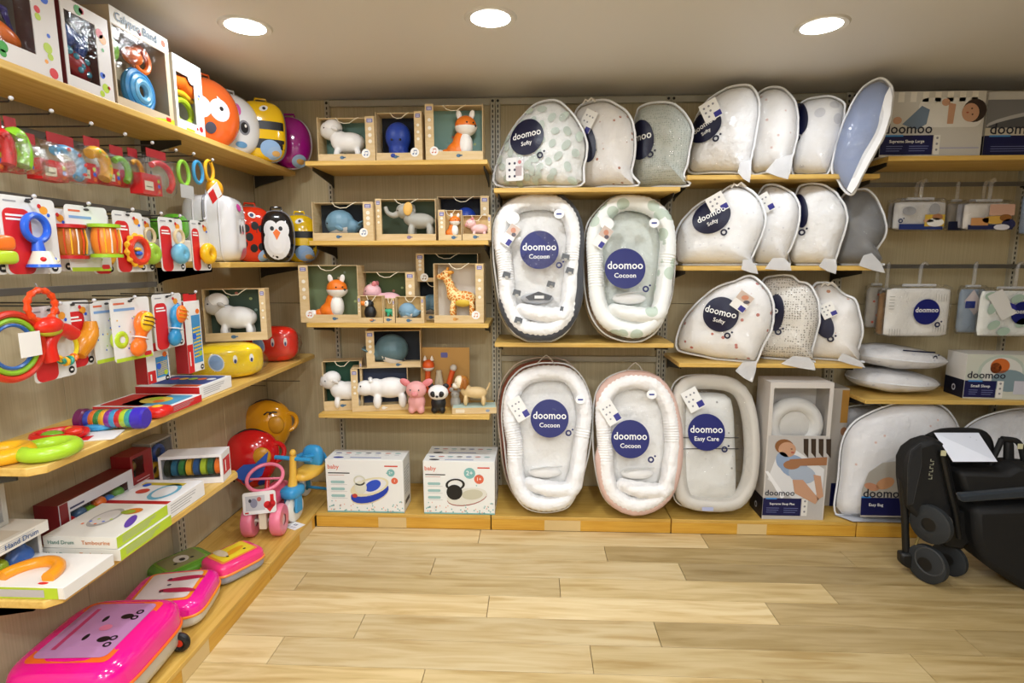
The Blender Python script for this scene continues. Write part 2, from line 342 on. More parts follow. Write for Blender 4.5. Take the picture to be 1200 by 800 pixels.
# plinths
PF = M('d9a842', 'wood', c2='cb9530'); PH = .083
PT = M('d9b15c', 'wood', c2='c99d44')
TAPE = M('d8bc84', 'paper')
PL = [(-.022, .978, 'first wooden plinth, under the two potty cartons'), (.978, 1.978, 'wooden plinth under the two leaning baby nests'), (1.978, 2.978, 'wooden plinth under the changing mat and nest carton'), (2.978, 3.978, 'wooden plinth behind the folded stroller')]
for i, (a, b2, lb) in enumerate(PL):
    r = root('plinth', lb, 'plinth', (a, 0, 0), 0, 'floor plinths')
    B().box(.003, -.442, PH-.018, .997, -.005, PH, PT).emit('top_board', r, bevel=.002)
    B().box(.003, -.440, 0, .997, -.422, PH-.0185, PF).emit('front_board', r, bevel=.002)
    B().box(.003, -.42, 0, .021, -.02, PH-.0185, PF).emit('side_board', r)
    G(plane_front(-.44)).rect(.36 if i != 1 else .3, .002, .52 if i != 1 else .5, PH-.02, TAPE).emit(r, 'tape_strip')
for i, (a, b2, lb) in enumerate([(-.97, -.0, 'corner wooden plinth under the toy tricycles'), (-1.94, -.97, 'left wooden plinth under the pink animal suitcases'), (-2.91, -1.94, 'left wooden plinth nearest the camera')]):
    r = root('plinth', lb, 'plinth', (XL, a, 0), 0, 'floor plinths'); W = -.022-XL
    L = b2-a
    B().box(.005, .003, PH-.018, W, L-.003-(.0 if i else .004), PH, M('d9b15c', 'wood', c2='c99d44', gr=(22, 1.2, 22))).emit('top_board', r, bevel=.002)
    B().box(W-.02, .003, 0, W-.002, L-.003-(.446 if i == 0 else 0), PH-.0185, M('d9a842', 'wood', c2='cb9530', gr=(22, 1.2, 22))).emit('front_board', r, bevel=.002)
    G(plane_right(W-.002)).rect(.32, .002, .48, PH-.02, TAPE).emit(r, 'tape_strip')
# ---------------- pillows and baby nests in clear bags ----------------
class Fr:           # a plane in the room: root transform plus pixel -> local plane coordinates
    def __init__(s, loc, rx=0, rz=0):
        s.loc = Vector(loc); s.rx, s.rz = rx, rz; s.W = Matrix.Translation(s.loc) @ Euler((rx, 0, rz)).to_matrix().to_4x4(); s.I = s.W.inverted()
        s.N = s.W.to_3x3() @ Vector((0, 1, 0))
    def uv(s, u, v, h=0):
        p = s.I @ at(u, v, P=s.loc-s.N*h, N=s.N); return (p.x, p.z)
    def root(s, name, label, cat, group=None): return root(name, label, cat, s.loc, s.rz, group, s.rx)
def puff(outline, T, p=2.6, q=.55, amp=.006, fr=9, sd=0):
    o2 = []
    for i, (x, z) in enumerate(outline):
        x1, z1 = outline[(i+1) % len(outline)]; k = max(1, int(hypot(x1-x, z1-z)/.012)); o2 += [(x+(x1-x)*j/k, z+(z1-z)*j/k) for j in range(k)]
    outline = o2; n = len(outline); cx = sum(a[0] for a in outline)/n; cz = sum(a[1] for a in outline)/n
    an = sorted((atan2(z-cz, x-cx), hypot(x-cx, z-cz)) for x, z in outline)
    def rad(t):
        for i in range(n):
            a, ra = an[i-1]; b, rb = an[i]
            if i == 0: a -= 2*pi
            if a <= t <= b: k = (t-a)/(b-a+1e-9); return ra+(rb-ra)*k
        a, ra = an[-1]; b, rb = an[0]; b += 2*pi; k = (t-a)/(b-a+1e-9); return ra+(rb-ra)*k
    def H(x, z, k=1):
        t = atan2(z-cz, x-cx); d = hypot(x-cx, z-cz); s = min(1, d/(rad(t)*k+1e-9)); nz = noise.noise(Vector((x*fr+sd*7, z*fr, sd*3)))
        g = sin(t*26+sd)*.25*max(0, s-.72)*(1-s)*14
        return T*(1-s**p)**q+amp*(nz*(1-s*s)*2+g)
    return cx, cz, rad, H
def puff_mesh(outline, T, mat, k=1, rings=9, seg=56, back=.5, off=0, **kw):
    cx, cz, rad, H = puff(outline, T, **kw); b = B()
    for sgn in (-1, back):
        v = []; f = []
        for i in range(rings+1):
            s = sin(pi/2*i/rings)
            for j in range(seg):
                t = -pi+2*pi*j/seg+1e-4; r = rad(t)*k*s; x, z = cx+r*cos(t), cz+r*sin(t); h = H(x, z, k)*(1 if i < rings else 0)+off*(1-s**6)
                v.append((x, sgn*h, z))
        for i in range(rings):
            for j in range(seg): a, c = i*seg+j, i*seg+(j+1) % seg; f.append((a, c, c+seg, a+seg))
        b.add(v, f, mat)
    return b, H
SKY = '0b1440'
def badge(g, u, v, r, sub, rot=0, rx=1, word='doomoo', tu=0, flat=False):
    g.disc(u, v, r*rx, r, P('0b1566') if flat else NAVY, 1, rot, rings=1 if flat else 6, seg=36)
    g.text(word, u+tu, v+r*.14, r*.55, WHITE, 3, rot, .92)
    if sub: g.text(sub, u+tu+sin(rot)*r*.3, v-r*.36, r*.33, WHITE, 3, rot)
def hangtag(parent, mp, u, v, w, h, rot, photo=False, icons=True):
    g = G(mp); c, q = cos(rot), sin(rot); f = lambda a, b: (u+c*a-q*b, v+q*a+c*b)
    g.poly([f(-w, -h), f(w, -h), f(w, h), f(-w, h)], P('ecebe8'), 1)
    g.poly([f(w*.15, -h*.9), f(w*.95, -h*.9), f(w*.95, -h*.35), f(w*.15, -h*.35)], P('2a2a86'), 2)
    if photo:
        g.poly([f(-w*.95, h*.0), f(w*.95, h*.0), f(w*.95, h*.95), f(-w*.95, h*.95)], P('c9b5a8'), 2); g.disc(*f(0, h*.5), w*.45, h*.25, P('c9886a'), 3); g.disc(*f(w*.5, h*.2), w*.4, h*.18, P('55505a'), 3)
    elif icons:
        for a, b in ((-.55, .5), (0, .5), (.5, .5), (-.55, 0), (0, 0), (-.4, -.5)): g.disc(*f(w*a, h*b), w*.13, w*.13, P('8c8c94'), 2, seg=8)
    g.emit(parent, 'hang_tag')
def dense(px, F, k=4):
    l = [F.uv(u, v) for u, v in px]; return [(p.x, p.y) for p in smoothloop([(a, b) for a, b in l] and [Vector((a, b, 0)) for a, b in l], k)]
def pillow(label, px, Y, a, mat, bad=None, lg=None, tg=None, T=.075, zmin=None, rim='f4f6fa', extra=None, group=None, film=FROST, tag_photo=False, leaves=0):
    Y -= .025; us = [p[0] for p in px]; u0 = (min(us)+max(us))/2; P0 = at(u0, max(p[1] for p in px), Y=Y); P0.z = zmin if zmin else P0.z
    F = Fr(P0, 0, -a); r = F.root('nursing_pillow', label, 'pillow', group); o = dense(px, F)
    if zmin:
        o2 = []
        for x, z in o:
            wy = (F.W @ Vector((x, 0, z))).y; o2.append((x, max(z, .004) if wy > -.386 else z))
        o = o2
    sd = len(label)
    c, _ = puff_mesh(o, T, mat, k=.95, sd=sd, amp=.010, fr=8); c.emit('cushion', r)
    bag, H = puff_mesh(o, T*1.04, film, k=1, off=.007, sd=sd, amp=.011, fr=8); bag.emit('clear_bag', r)
    B().tube([(x+noise.noise((x*30, z*30, sd))*.004, 0, z) for x, z in o], .006, M(rim, 'plastic'), 6, closed=True).emit('bag_seam', r)
    mp = lambda x, z, h: (x, -(H(x, z)+.008+h), z)
    if leaves:
        g = G(lambda x, z, h: (x, -(H(x, z)+.0035+h), z), .0004); rn = random.Random(sd); cx, cz, rad, _ = puff(o, T)
        for i in range(leaves):
            t = atan2(sin(2.4*i), cos(2.4*i)); R = rad(t)*.93*sqrt((i+.5)/leaves)
            g.disc(cx+R*cos(t), cz+R*sin(t), .028*rn.uniform(.7, 1.1), .018, M('c6d4ca', 'matte'), 0, rn.uniform(0, 3), rings=3, seg=14)
        g.emit(r, 'leaf_pattern'); r.children[-1]['kind'] = 'stuff'
    g = G(mp)
    if bad:
        u, v, ru, rv, rot, sub, tu, word = bad; x, z = F.uv(u, v); sx = abs(F.uv(u+ru, v)[0]-x); sz = abs(F.uv(u, v+rv)[1]-z)
        badge(g, x, z, sz, sub, rot, sx/sz, word, tu); g.emit(r, 'badge'); g = G(mp)
    if lg: x, z = F.uv(*lg); logo(g, x, z, .017, NAVY); g.emit(r, 'ring_mark')
    if tg:
        x, z = F.uv(*tg[:2]); hangtag(r, lambda a, b, h: (a, -(H(x, z)+.02+h)-.15*(b-z)*0, b), x, z, tg[2], tg[3], tg[4], tag_photo)
    if extra: extra(r, F, H)
    mu = sum(us)/len(us); tips = [i for i in range(len(px)) if px[i][0] > mu and px[i][1] >= px[i-1][1] and px[i][1] > px[(i+1) % len(px)][1]-.5]
    if zmin and tips:       # the loose corner of the bag hangs over the shelf edge
        i = max(tips, key=lambda k: px[k][1]); a, t_, b = Vector(px[i-1]), Vector(px[i]), Vector(px[(i+1) % len(px)]); c3 = (a+b)/2; a = a+(a-t_)*.2; b = b+(b-t_)*.15
        q = [F.I @ at(*(p), Y=-.395) for p in (a, a*.4+t_*.6+Vector((2.5, -1)), t_+Vector((1.5, 2)), b*.4+t_*.6+Vector((-1, 1.5)), b, c3+Vector((-5, -7)))]
        n = len(q); B().add([*q, *[p+Vector((0, .003, 0)) for p in q]], [tuple(range(n)), tuple(range(2*n-1, n-1, -1))]+[(k, (k+1) % n, (k+1) % n+n, k+n) for k in range(n)], M('f6f8fd', 'frost', f=.55, s=10, r=.14, g=.22, b=.045)).emit('bag_corner', r, smooth=60, bevel=.001)
    return r
TOPG = None
def tieknot(dx=0):
    def f(r, F, H): pass
    return f
def bowtie(u, v):
    def f(r, F, H):
        x, z = F.uv(u, v); B().tube([(x-.03, -.03, z-.005), (x-.015, -.035, z+.012), (x, -.035, z+.002), (x+.018, -.035, z+.016), (x+.04, -.03, z-.004)], .006, M('e9e4dc', 'fabric'), 6).emit('tie_cord', r)
    return f
def sizecard(u, v):
    def f(r, F, H):
        x, z = F.uv(u, v); g = G(lambda a, b, h: (a, -(H(x, z)+.012+h), b)); g.poly(rrect(x-.05, z-.06, x+.05, z+.06, .012), P('e8e8ea'), 1)
        for i in range(2):
            for j in range(3): g.disc(x-.03+i*.03, z+.03-j*.033, .007, .007, P('3a3c50'), 2, seg=8)
        g.rect(x+.004, z-.035, x+.04, z+.015, P('b9a9ab'), 2); g.disc(x+.028, z+.035, .01, .01, P('d05a5a'), 2, seg=10); g.emit(r, 'size_card')
    return f
WF = M('fafafb', 'quilt'); a30 = radians(27)
MZ = ZB[0]+.003
pillow('rounded pillow in bag with pale green leaf print, leftmost on top shelf', [(582, 217), (584, 187), (599, 154), (616, 132), (632, 120), (653, 118), (668, 130), (678, 143), (687, 163), (688, 180), (684, 197), (681, 217), (640, 218)], -.27, a30*.75, M('f8faf8', 'quilt'), (623, 164, 20, 21, .12, 'Softy', 0, 'doomoo'), (639, 185), None, zmin=MZ, leaves=44, extra=sizecard(610, 201))
pillow('rounded white pillow with tiny rust marks and tie, second from left on top shelf', [(676, 217), (672, 165), (675, 130), (690, 120), (709, 117), (725, 124), (738, 135), (744, 156), (744, 182), (740, 203), (749, 217), (712, 218)], -.27, a30, M('f8f5f2', 'spots', c2='b0643e', s=24, a=.16), (692, 170, 12, 24, .3, '', 0, ' '), (700, 184), (695, 147, .035, .06, -.5), zmin=MZ, extra=bowtie(692, 121))
pillow('rounded grey green knitted pillow in bag, third on top shelf', [(744, 217), (742, 165), (746, 132), (755, 123), (770, 120), (787, 121), (800, 130), (809, 143), (812, 154), (809, 171), (805, 193), (801, 206), (808, 217), (775, 218)], -.27, a30, M('c2c8bf', 'knit', c2='8d9a8e'), (755, 167, 16, 23, .1, '', .0, 'omoo'), (767, 184), zmin=MZ)
MZ = ZC[0]+.003
pillow('white pillow leaning left with navy round badge, first of the top right row', [(807, 201), (809, 173), (815, 141), (827, 120), (845, 107), (859, 101), (878, 100), (887, 110), (890, 127), (887, 150), (883, 173), (879, 192), (877, 212), (866, 203), (835, 202)], -.27, a30, WF, (828, 152, 21, 17, .5, 'Softy', 0, 'doomoo'), (842, 166), (836, 134, .045, .05, .45), zmin=MZ)
pillow('plain white pillow with faint pink specks, second of the top right row', [(880, 201), (880, 150), (886, 115), (897, 104), (911, 102), (922, 107), (932, 120), (935, 138), (934, 162), (928, 185), (922, 208), (900, 202)], -.27, a30*1.1, M('fbfafa', 'spots', c2='e3c4bd', s=20), None, None, zmin=MZ)
pillow('white pillow with large pale circles, third of the top right row', [(928, 201), (930, 155), (937, 125), (945, 117), (958, 114), (974, 113), (988, 120), (990, 131), (987, 148), (985, 164), (977, 185), (969, 204), (957, 209), (940, 205)], -.27, a30*1.1, M('f8f9fc', 'spots', c2='dadce4', s=12, a=.3), (938, 141, 10, 20, .2, '', 0, ' '), (935, 165), zmin=MZ)
pillow('tall slate blue pillow tipping over the shelf edge, last of the top right row', [(1034, 92), (1044, 101), (1046, 113), (1044, 134), (1037, 157), (1027, 176), (1013, 201), (1004, 220), (998, 228), (988, 222), (982, 211), (975, 199), (982, 162), (994, 131), (1008, 106), (1022, 95)], -.40, a30*1.3, M('7f93bd', 'fabric'), None, None, zmin=None, T=.06, film=FROST, extra=lambda r, F, H: B().prism([F.uv(*p, .045) for p in [(1043, 101), (1046, 113), (1044, 134), (1037, 157), (1027, 176), (1013, 201), (1004, 219), (998, 227), (992, 222), (1000, 205), (1010, 182), (1020, 160), (1031, 135), (1037, 112)]], -.048, -.042, M('eef0f4', 'fabric')).emit('bag_margin', r, bevel=.002))
MZ = ZC[1]+.003
pillow('big white pillow with navy badge half under a tag, first of the middle row', [(794, 312), (792, 275), (803, 254), (822, 237), (841, 228), (856, 218), (870, 218), (886, 228), (895, 244), (897, 261), (890, 282), (883, 298), (880, 306), (887, 319), (871, 316), (830, 313)], -.27, a30, M('fbfbfb', 'spots', c2='e3e2e6', s=24), (836, 255, 23, 19, .45, 'Softy', 0, 'doomoo'), (851, 273), (843, 240, .045, .05, .5), zmin=MZ, extra=bowtie(865, 219))
pillow('white pillow with navy square tag, second of the middle row', [(884, 309), (884, 250), (892, 222), (905, 216), (920, 221), (932, 230), (937, 247), (934, 270), (926, 292), (920, 304), (926, 315), (900, 315)], -.27, a30*1.1, M('fbfbfc', 'spots', c2='dfe0e6', s=30), None, None, (899, 240, .035, .05, .5), zmin=MZ)
pillow('white pillow with beige gathered top, third of the middle row', [(926, 309), (928, 255), (934, 224), (943, 216), (962, 216), (976, 223), (985, 233), (992, 247), (992, 263), (985, 286), (979, 306), (978, 319), (962, 313)], -.27, a30*1.1, M('fafafa', 'quilt'), (939, 248, 9, 20, .2, '', 0, ' '), (941, 273), zmin=MZ)
pillow('dark charcoal pillow in shiny bag, last of the middle row', [(980, 309), (981, 262), (985, 235), (994, 224), (1006, 222), (1018, 223), (1030, 238), (1039, 265), (1034, 282), (1024, 300), (1036, 318), (1010, 312)], -.27, a30*1.1, M('5a5c5f', 'fabric'), (983, 248, 6, 20, .2, '', 0, ' '), None, zmin=MZ)
MZ = ZC[2]+.003
pillow('big white pillow with red dot clusters and baby photo tag, front of the bottom row', [(793, 408), (794, 392), (803, 371), (820, 352), (841, 336), (862, 329), (873, 324), (883, 324), (897, 336), (905, 350), (907, 366), (904, 387), (894, 406), (886, 427), (880, 446), (864, 436), (850, 425), (827, 418), (803, 413)], -.29, a30, M('faf8f6', 'spots', c2='c8604c', s=20, a=.17), (847, 367, 21, 20, -.2, 'Softy', 0, 'doomoo'), (855, 391), (872, 352, .04, .05, -.6), zmin=MZ, tag_photo=True)
pillow('cream knitted dotted pillow, middle of the bottom row', [(890, 420), (888, 360), (894, 329), (908, 323), (927, 323), (936, 330), (948, 333), (958, 350), (960, 364), (960, 378), (954, 403), (949, 421), (954, 432), (920, 427)], -.27, a30, M('f0ebe2', 'knit', c2='7d7466', s=80), (910, 365, 10, 21, 0, '', 0, 'o'), (913, 387), zmin=MZ)
pillow('white pillow with pale orange spots, last of the bottom row beside lying pillows', [(946, 420), (948, 365), (953, 335), (963, 331), (976, 333), (990, 345), (1002, 351), (1007, 366), (1011, 389), (1005, 410), (999, 419), (1013, 429), (985, 423)], -.27, a30, M('f9f6f3', 'spots', c2='d08a5c', s=17, a=.17), (965, 378, 11, 17, .4, '', 0, ' '), (973, 395), (970, 362, .035, .04, .5), zmin=MZ, extra=bowtie(970, 334))
# baby nests: a soft tube ring round a mattress, bagged, leaning on the wall
def nest(label, px, zb, Y0, th, bad, lg, mini, tg, ringm, side=None, sub='Cocoon', inner='f2f0ec', band=None, R=.044, rnd_tag=None, leafy=False, photo=False):
    us = [p[0] for p in px]; u0 = (min(us)+max(us))/2; P0 = at(u0, max(p[1] for p in px), Y=Y0); P0.z = zb+.004
    F = Fr(P0, -th, 0); r = F.root('baby_nest', label, 'baby nest'); o = dense(px, F); o = [(x, max(z, .002)) for x, z in o]
    n = len(o); cx = (min(p[0] for p in o)+max(p[0] for p in o))/2; z0, z1 = min(p[1] for p in o), max(p[1] for p in o); cz = (z0+z1)/2
    gx, gz, rad0, _ = puff(o, .1)
    W2 = (max(p[0] for p in o)-min(p[0] for p in o))/2
    pt = lambda t, ins: Vector((gx+(rad0(atan2(sin(t), cos(t)))-ins)*cos(t), -.055, gz+(rad0(atan2(sin(t), cos(t)))-ins)*sin(t)))
    ins = R+.017; pts = [pt(radians(-52-i*8), ins) for i in range(0, 40)]
    pts += [Vector((gx+W2*.60, -.062, z0+R*3.7)), Vector((gx+W2*.38, -.068, z0+R*3.15)), Vector((gx+W2*.02, -.068, z0+R*3.25)), Vector((gx-W2*.36, -.058, z0+R*3.75))]
    m = len(pts); rr = [R*(1+.05*noise.noise(p*18)) for p in pts]; rr[0] *= .85; rr[-1] *= .85
    tb = B(); tb.tube(smoothloop(pts, 4, False), [x*(1+.035*(-1)**q) for q, x in enumerate([x for i in range(m-1) for x in [rr[i]+(rr[i+1]-rr[i])*j/4 for j in range(4)]]+[rr[-1]])], ringm, 16); [tb.ell(pts[q], R*.85, ringm) for q in (0, -1)]; tb.emit('padded_ring', r)
    if side:    # contrasting outer band of the ring
        lo, hi = side[1]; pp = [pt(radians(t), R*.72) for t in range(lo, hi, 8)]; B().tube([p+Vector((0, .0, 0)) for p in pp], [R*.72*min(1, .4+.3*min(i, len(pp)-1-i)) for i in range(len(pp))], M(side[0], 'fabric'), 12).emit('ring_side_band', r)
    inn = [(gx+(x-gx)*.72, gz+.01+(z-gz)*.76) for x, z in o]; c, _ = puff_mesh(inn, .035, M(inner, 'quilt'), back=.2); c.emit('mattress', r)
    bz = z0+R*5.2; b = B(); b.ell((gx-W2*.03, -.05, bz), (W2*.36, .03, .032), M(band or 'f2f1ef', 'fabric')); b.emit('head_support' if band else 'strap', r)
    if band: g = G(lambda u, v, h: (u, -.081-h, v)); g.poly([(gx-.07, bz+.005), (gx, bz+.034), (gx+.075, bz+.01), (gx+.06, bz-.012), (gx-.05, bz-.014)], P('3e4148'), 1); g.rect(gx-.02, bz-.004, gx+.03, bz+.012, P('e6e6e4'), 2); g.emit(r)
    else: B().tube([(gx+t*W2*.34, -.075-.006*(1-t*t), bz+.03-.015*abs(t)+.02*(t > 0)*t) for t in [i/6-1 for i in range(13)]], .004, M('d7d7d6', 'fabric'), 6).emit('strap_piping', r)
    bag, H = puff_mesh(o, .108, FROST if False else FILM, k=1, amp=.007, back=.25, rings=8, q=.4, p=4); bag.emit('clear_bag', r)
    B().tube([(x, 0, z) for x, z in o], .0048, M('efeeea', 'fabric'), 6, closed=True).emit('bag_piping', r)
    mp = lambda x, z, h: (x, -(H(x, z)+.004+h), z)
    if leafy:
        g = G(lambda x, z, h: (x, -(.052+sqrt(max(0, R*R-(.0)))+.004+h), z), .0004)
        for i in range(26):
            t = radians(-160+i*12); p = pt(t, ins+random.Random(i).uniform(-.4, .4)*R)
            if p.z < cz+.2: g.disc(p.x, p.z, .026, .017, P('d3ded3'), 0, i*1.3, 1, 14)
        g.emit(r, 'leaf_pattern')
    if photo == 'dark':
        g = G(lambda x, z, h: (x, -(.055+R+.004+h), z), .0004)
        for (u, v) in [(593, 322), (605, 343), (607, 375), (662, 301), (667, 317), (660, 363), (645, 333)]:
            x, z = F.uv(u, v, .1); g.poly([(x-.022, z-.012), (x+.02, z-.018), (x+.026, z+.01), (x-.012, z+.02)], P('55585c'), 1)
            g.poly([(x-.006, z-.02), (x+.012, z-.022), (x+.012, z-.008), (x-.004, z-.006)], P('a8a49c'), 2)
        g.emit(r, 'motif_pattern'); r.children[-1]['kind'] = 'stuff'
    g = G(mp); x, z = F.uv(bad[0], bad[1], .1); zz = abs(F.uv(bad[0], bad[1]+bad[2], .1)[1]-z); hb = H(x, z)+.006
    gb = G(lambda a, b, h: (a, -(hb+h), b)); badge(gb, x, z, zz, sub, flat=True); gb.emit(r, 'badge'); gb = G(gb.mp); xl, zl = F.uv(*lg, .1); logo(gb, xl, zl, .017, P('10185c')); gb.emit(r, 'ring_mark'); gb = G(gb.mp)
    if mini: xm, zm = F.uv(*mini, .1); gb.disc(xm, zm, .027, .025, P('f4f4f4'), 1); gb.rect(xm-.014, zm-.005, xm+.014, zm+.004, P('2a3a90'), 2)
    if rnd_tag: xm, zm = F.uv(*rnd_tag, .1); gb.disc(xm, zm, .036, .034, P('f2f2f0'), 2)
    gb.emit(r, 'round_sticker'); x, z = F.uv(*tg[:2], .1); hangtag(r, lambda a, b, h: (a, -(hb+.006+h), b), x, z, tg[2], tg[3], tg[4], photo=photo)
    B().tube([(gx-.06, .0, z1-.012), (gx-.02, -.005, z1+.03), (gx, -.005, z1+.045), (gx+.02, -.005, z1+.03), (gx+.05, 0, z1-.01)], .0035, M('c9bfae', 'fabric'), 6).emit('hanging_cord', r)
    return r, F
O1 = [(631, 227), (657, 231), (674, 247), (682, 271), (683, 300), (682, 337), (679, 361), (667, 385), (650, 398), (628, 402), (609, 395), (597, 383), (587, 361), (581, 325), (578, 295), (579, 264), (588, 244), (606, 231)]
O2 = [(735, 228), (762, 233), (781, 249), (790, 276), (791, 305), (788, 342), (779, 371), (767, 390), (745, 401), (716, 395), (699, 381), (689, 359), (684, 325), (684, 288), (689, 261), (704, 242), (718, 231)]
O3 = [(642, 425), (667, 428), (684, 445), (693, 471), (694, 499), (690, 530), (682, 561), (671, 587), (659, 597), (634, 600), (614, 593), (602, 576), (595, 553), (591, 519), (588, 485), (593, 454), (608, 434), (625, 427)]
O4 = [(741, 434), (764, 438), (781, 454), (791, 476), (797, 505), (797, 536), (791, 564), (781, 584), (764, 597), (741, 602), (721, 595), (707, 581), (699, 556), (695, 522), (695, 485), (699, 459), (710, 444), (727, 436)]
zs = ZB[1]
nest('bagged baby nest with charcoal sides and dark geometric motifs, left on the upper shelf', O1, zs, -.365, radians(11), (632, 293, 22.5), (655, 311), (655, 251), (598, 276, .03, .06, -.6), M('f3f3f3', 'quilt'), side=('45474d', (-145, 95)), band='b9bbc0', rnd_tag=(601, 256), photo='dark')
nest('bagged baby nest with pale green leaf print, right on the upper shelf', O2, zs, -.365, radians(11), (732, 315, 23.5), (756, 339), (766, 262), (706, 279, .03, .06, -.6), M('f2f4f1', 'spots', c2='c3d2c4', s=11, a=.36), rnd_tag=(711, 263), inner='d6dcd5', leafy=False, photo=True)
nest('plain white bagged baby nest standing on plinth, left one', O3, PH, -.425, radians(14), (644, 490, 22.5), (666, 507), (680, 468), (608, 479, .04, .065, .55), M('f3f3f4', 'quilt'))
nest('bagged baby nest with dusty pink sides standing on plinth beside the changing mat', O4, PH, -.435, radians(14), (738, 514, 22.5), (762, 538), (763, 462), (714, 483, .04, .065, .55), M('f4f2f1', 'quilt'), side=('d6b4a8', (-175, 150)))
def nest_behind(label, px, dx, dv, zb, Y0, th, c1, c2):
    px = [(u+dx, v+dv) for u, v in px]; P0 = at(sum(p[0] for p in px)/len(px), max(p[1] for p in px), Y=Y0); P0.z = zb+.004; F = Fr(P0, -th, 0)
    r = F.root('baby_nest', label, 'baby nest'); o = dense(px, F, 3); o = [(x, max(z, .002)) for x, z in o]
    gx = sum(p[0] for p in o)/len(o); gz = sum(p[1] for p in o)/len(o)
    B().tube([(gx+(x-gx)*.86, -.01, gz+(z-gz)*.9) for x, z in o], .03, M(c1, 'fabric'), 10, closed=True).emit('padded_ring', r)
    c, _ = puff_mesh([(gx+(x-gx)*.8, gz+(z-gz)*.85) for x, z in o], .02, M('ddd8d0', 'quilt'), back=.3); c.emit('mattress', r)
    B().tube([(x, 0, z) for x, z in o], .004, M(c2, 'fabric'), 6, closed=True).emit('bag_piping', r)
nest_behind('brown edged baby nest mostly hidden behind the plain white one on the plinth', O3, -5, -6, PH, -.27, radians(11), '8a4a30', 'd8c4b0')
nest_behind('tan edged baby nest hidden behind the pale green leaf nest', O2, -2, 2, zs, -.26, radians(11), 'b09070', 'b49a74')
nest_behind('baby nest with grey lining hidden behind the charcoal sided one', O1, -3, 0, zs, -.26, radians(11), '8c8880', 'c8b898')
# changing mat
def changing_mat():
    px = [(786, 460), (795, 444), (815, 439), (849, 441), (869, 451), (880, 474), (885, 508), (885, 542), (880, 570), (869, 588), (855, 595), (826, 596), (797, 591), (788, 575), (785, 540), (784, 500)]
    P0 = at(835, 596, Y=-.40); P0.z = PH+.004; F = Fr(P0, -radians(12), 0); r = F.root('changing_mat', 'grey bagged changing mat with padded rim and star print, right of the pink nest', 'changing mat'); o = [(x, max(z, .002)) for x, z in dense(px, F)]
    gx = sum(p[0] for p in o)/len(o); gz = sum(p[1] for p in o)/len(o)
    B().tube([(gx+(x-gx)*.84, -.045, gz+(z-gz)*.9) for x, z in o][::2], .042, M('cbc6bd', 'fabric'), 12, closed=True).emit('padded_rim', r)
    q = [F.uv(*p, .07) for p in [(801, 470), (812, 461), (850, 461), (862, 472), (865, 520), (866, 580), (858, 592), (800, 588), (797, 560), (797, 500)]]
    b, _ = puff_mesh([(p.x, p.y) for p in smoothloop([Vector((a, b, 0)) for a, b in q], 4)], .075, M('e4e3de', 'spots', c2='9c9a96', s=17, a=.09), p=8, back=.1); b.emit('mat_cover', r)
    for v in (513, 526):
        a, b2 = F.uv(797, v, .09), F.uv(866, v, .09); B().tube([(a[0], -.083, a[1]), ((a[0]+b2[0])/2, -.086, a[1]+.004), (b2[0], -.083, b2[1])], .0025, BLACK, 6).emit('elastic_cord', r)
    bag, H = puff_mesh(o, .108, FILM, amp=.008, back=.25, q=.4, p=4); bag.emit('clear_bag', r)
    B().tube([(x, 0, z) for x, z in o], .0045, M('d9d7d2', 'fabric'), 6, closed=True).emit('bag_piping', r)
    x, z = F.uv(827, 506, .1); hb = H(x, z)+.006; gb = G(lambda a, b, h: (a, -(hb+h), b)); badge(gb, x, z, .1, 'Easy Care', flat=True); gb.emit(r, 'badge'); gb = G(gb.mp); xl, zl = F.uv(848, 526, .1); logo(gb, xl, zl, .017, P('1a2250')); gb.emit(r, 'ring_mark'); gb = G(gb.mp)
    gb.rect(x-.03, z-.42, x+.03, z-.40, P('aab0d0'), 1); gb.emit(r)
    x, z = F.uv(811, 468, .1); hangtag(r, lambda a, b, h: (a, -(hb+.006+h), b), x, z, .045, .06, .5)
changing_mat()
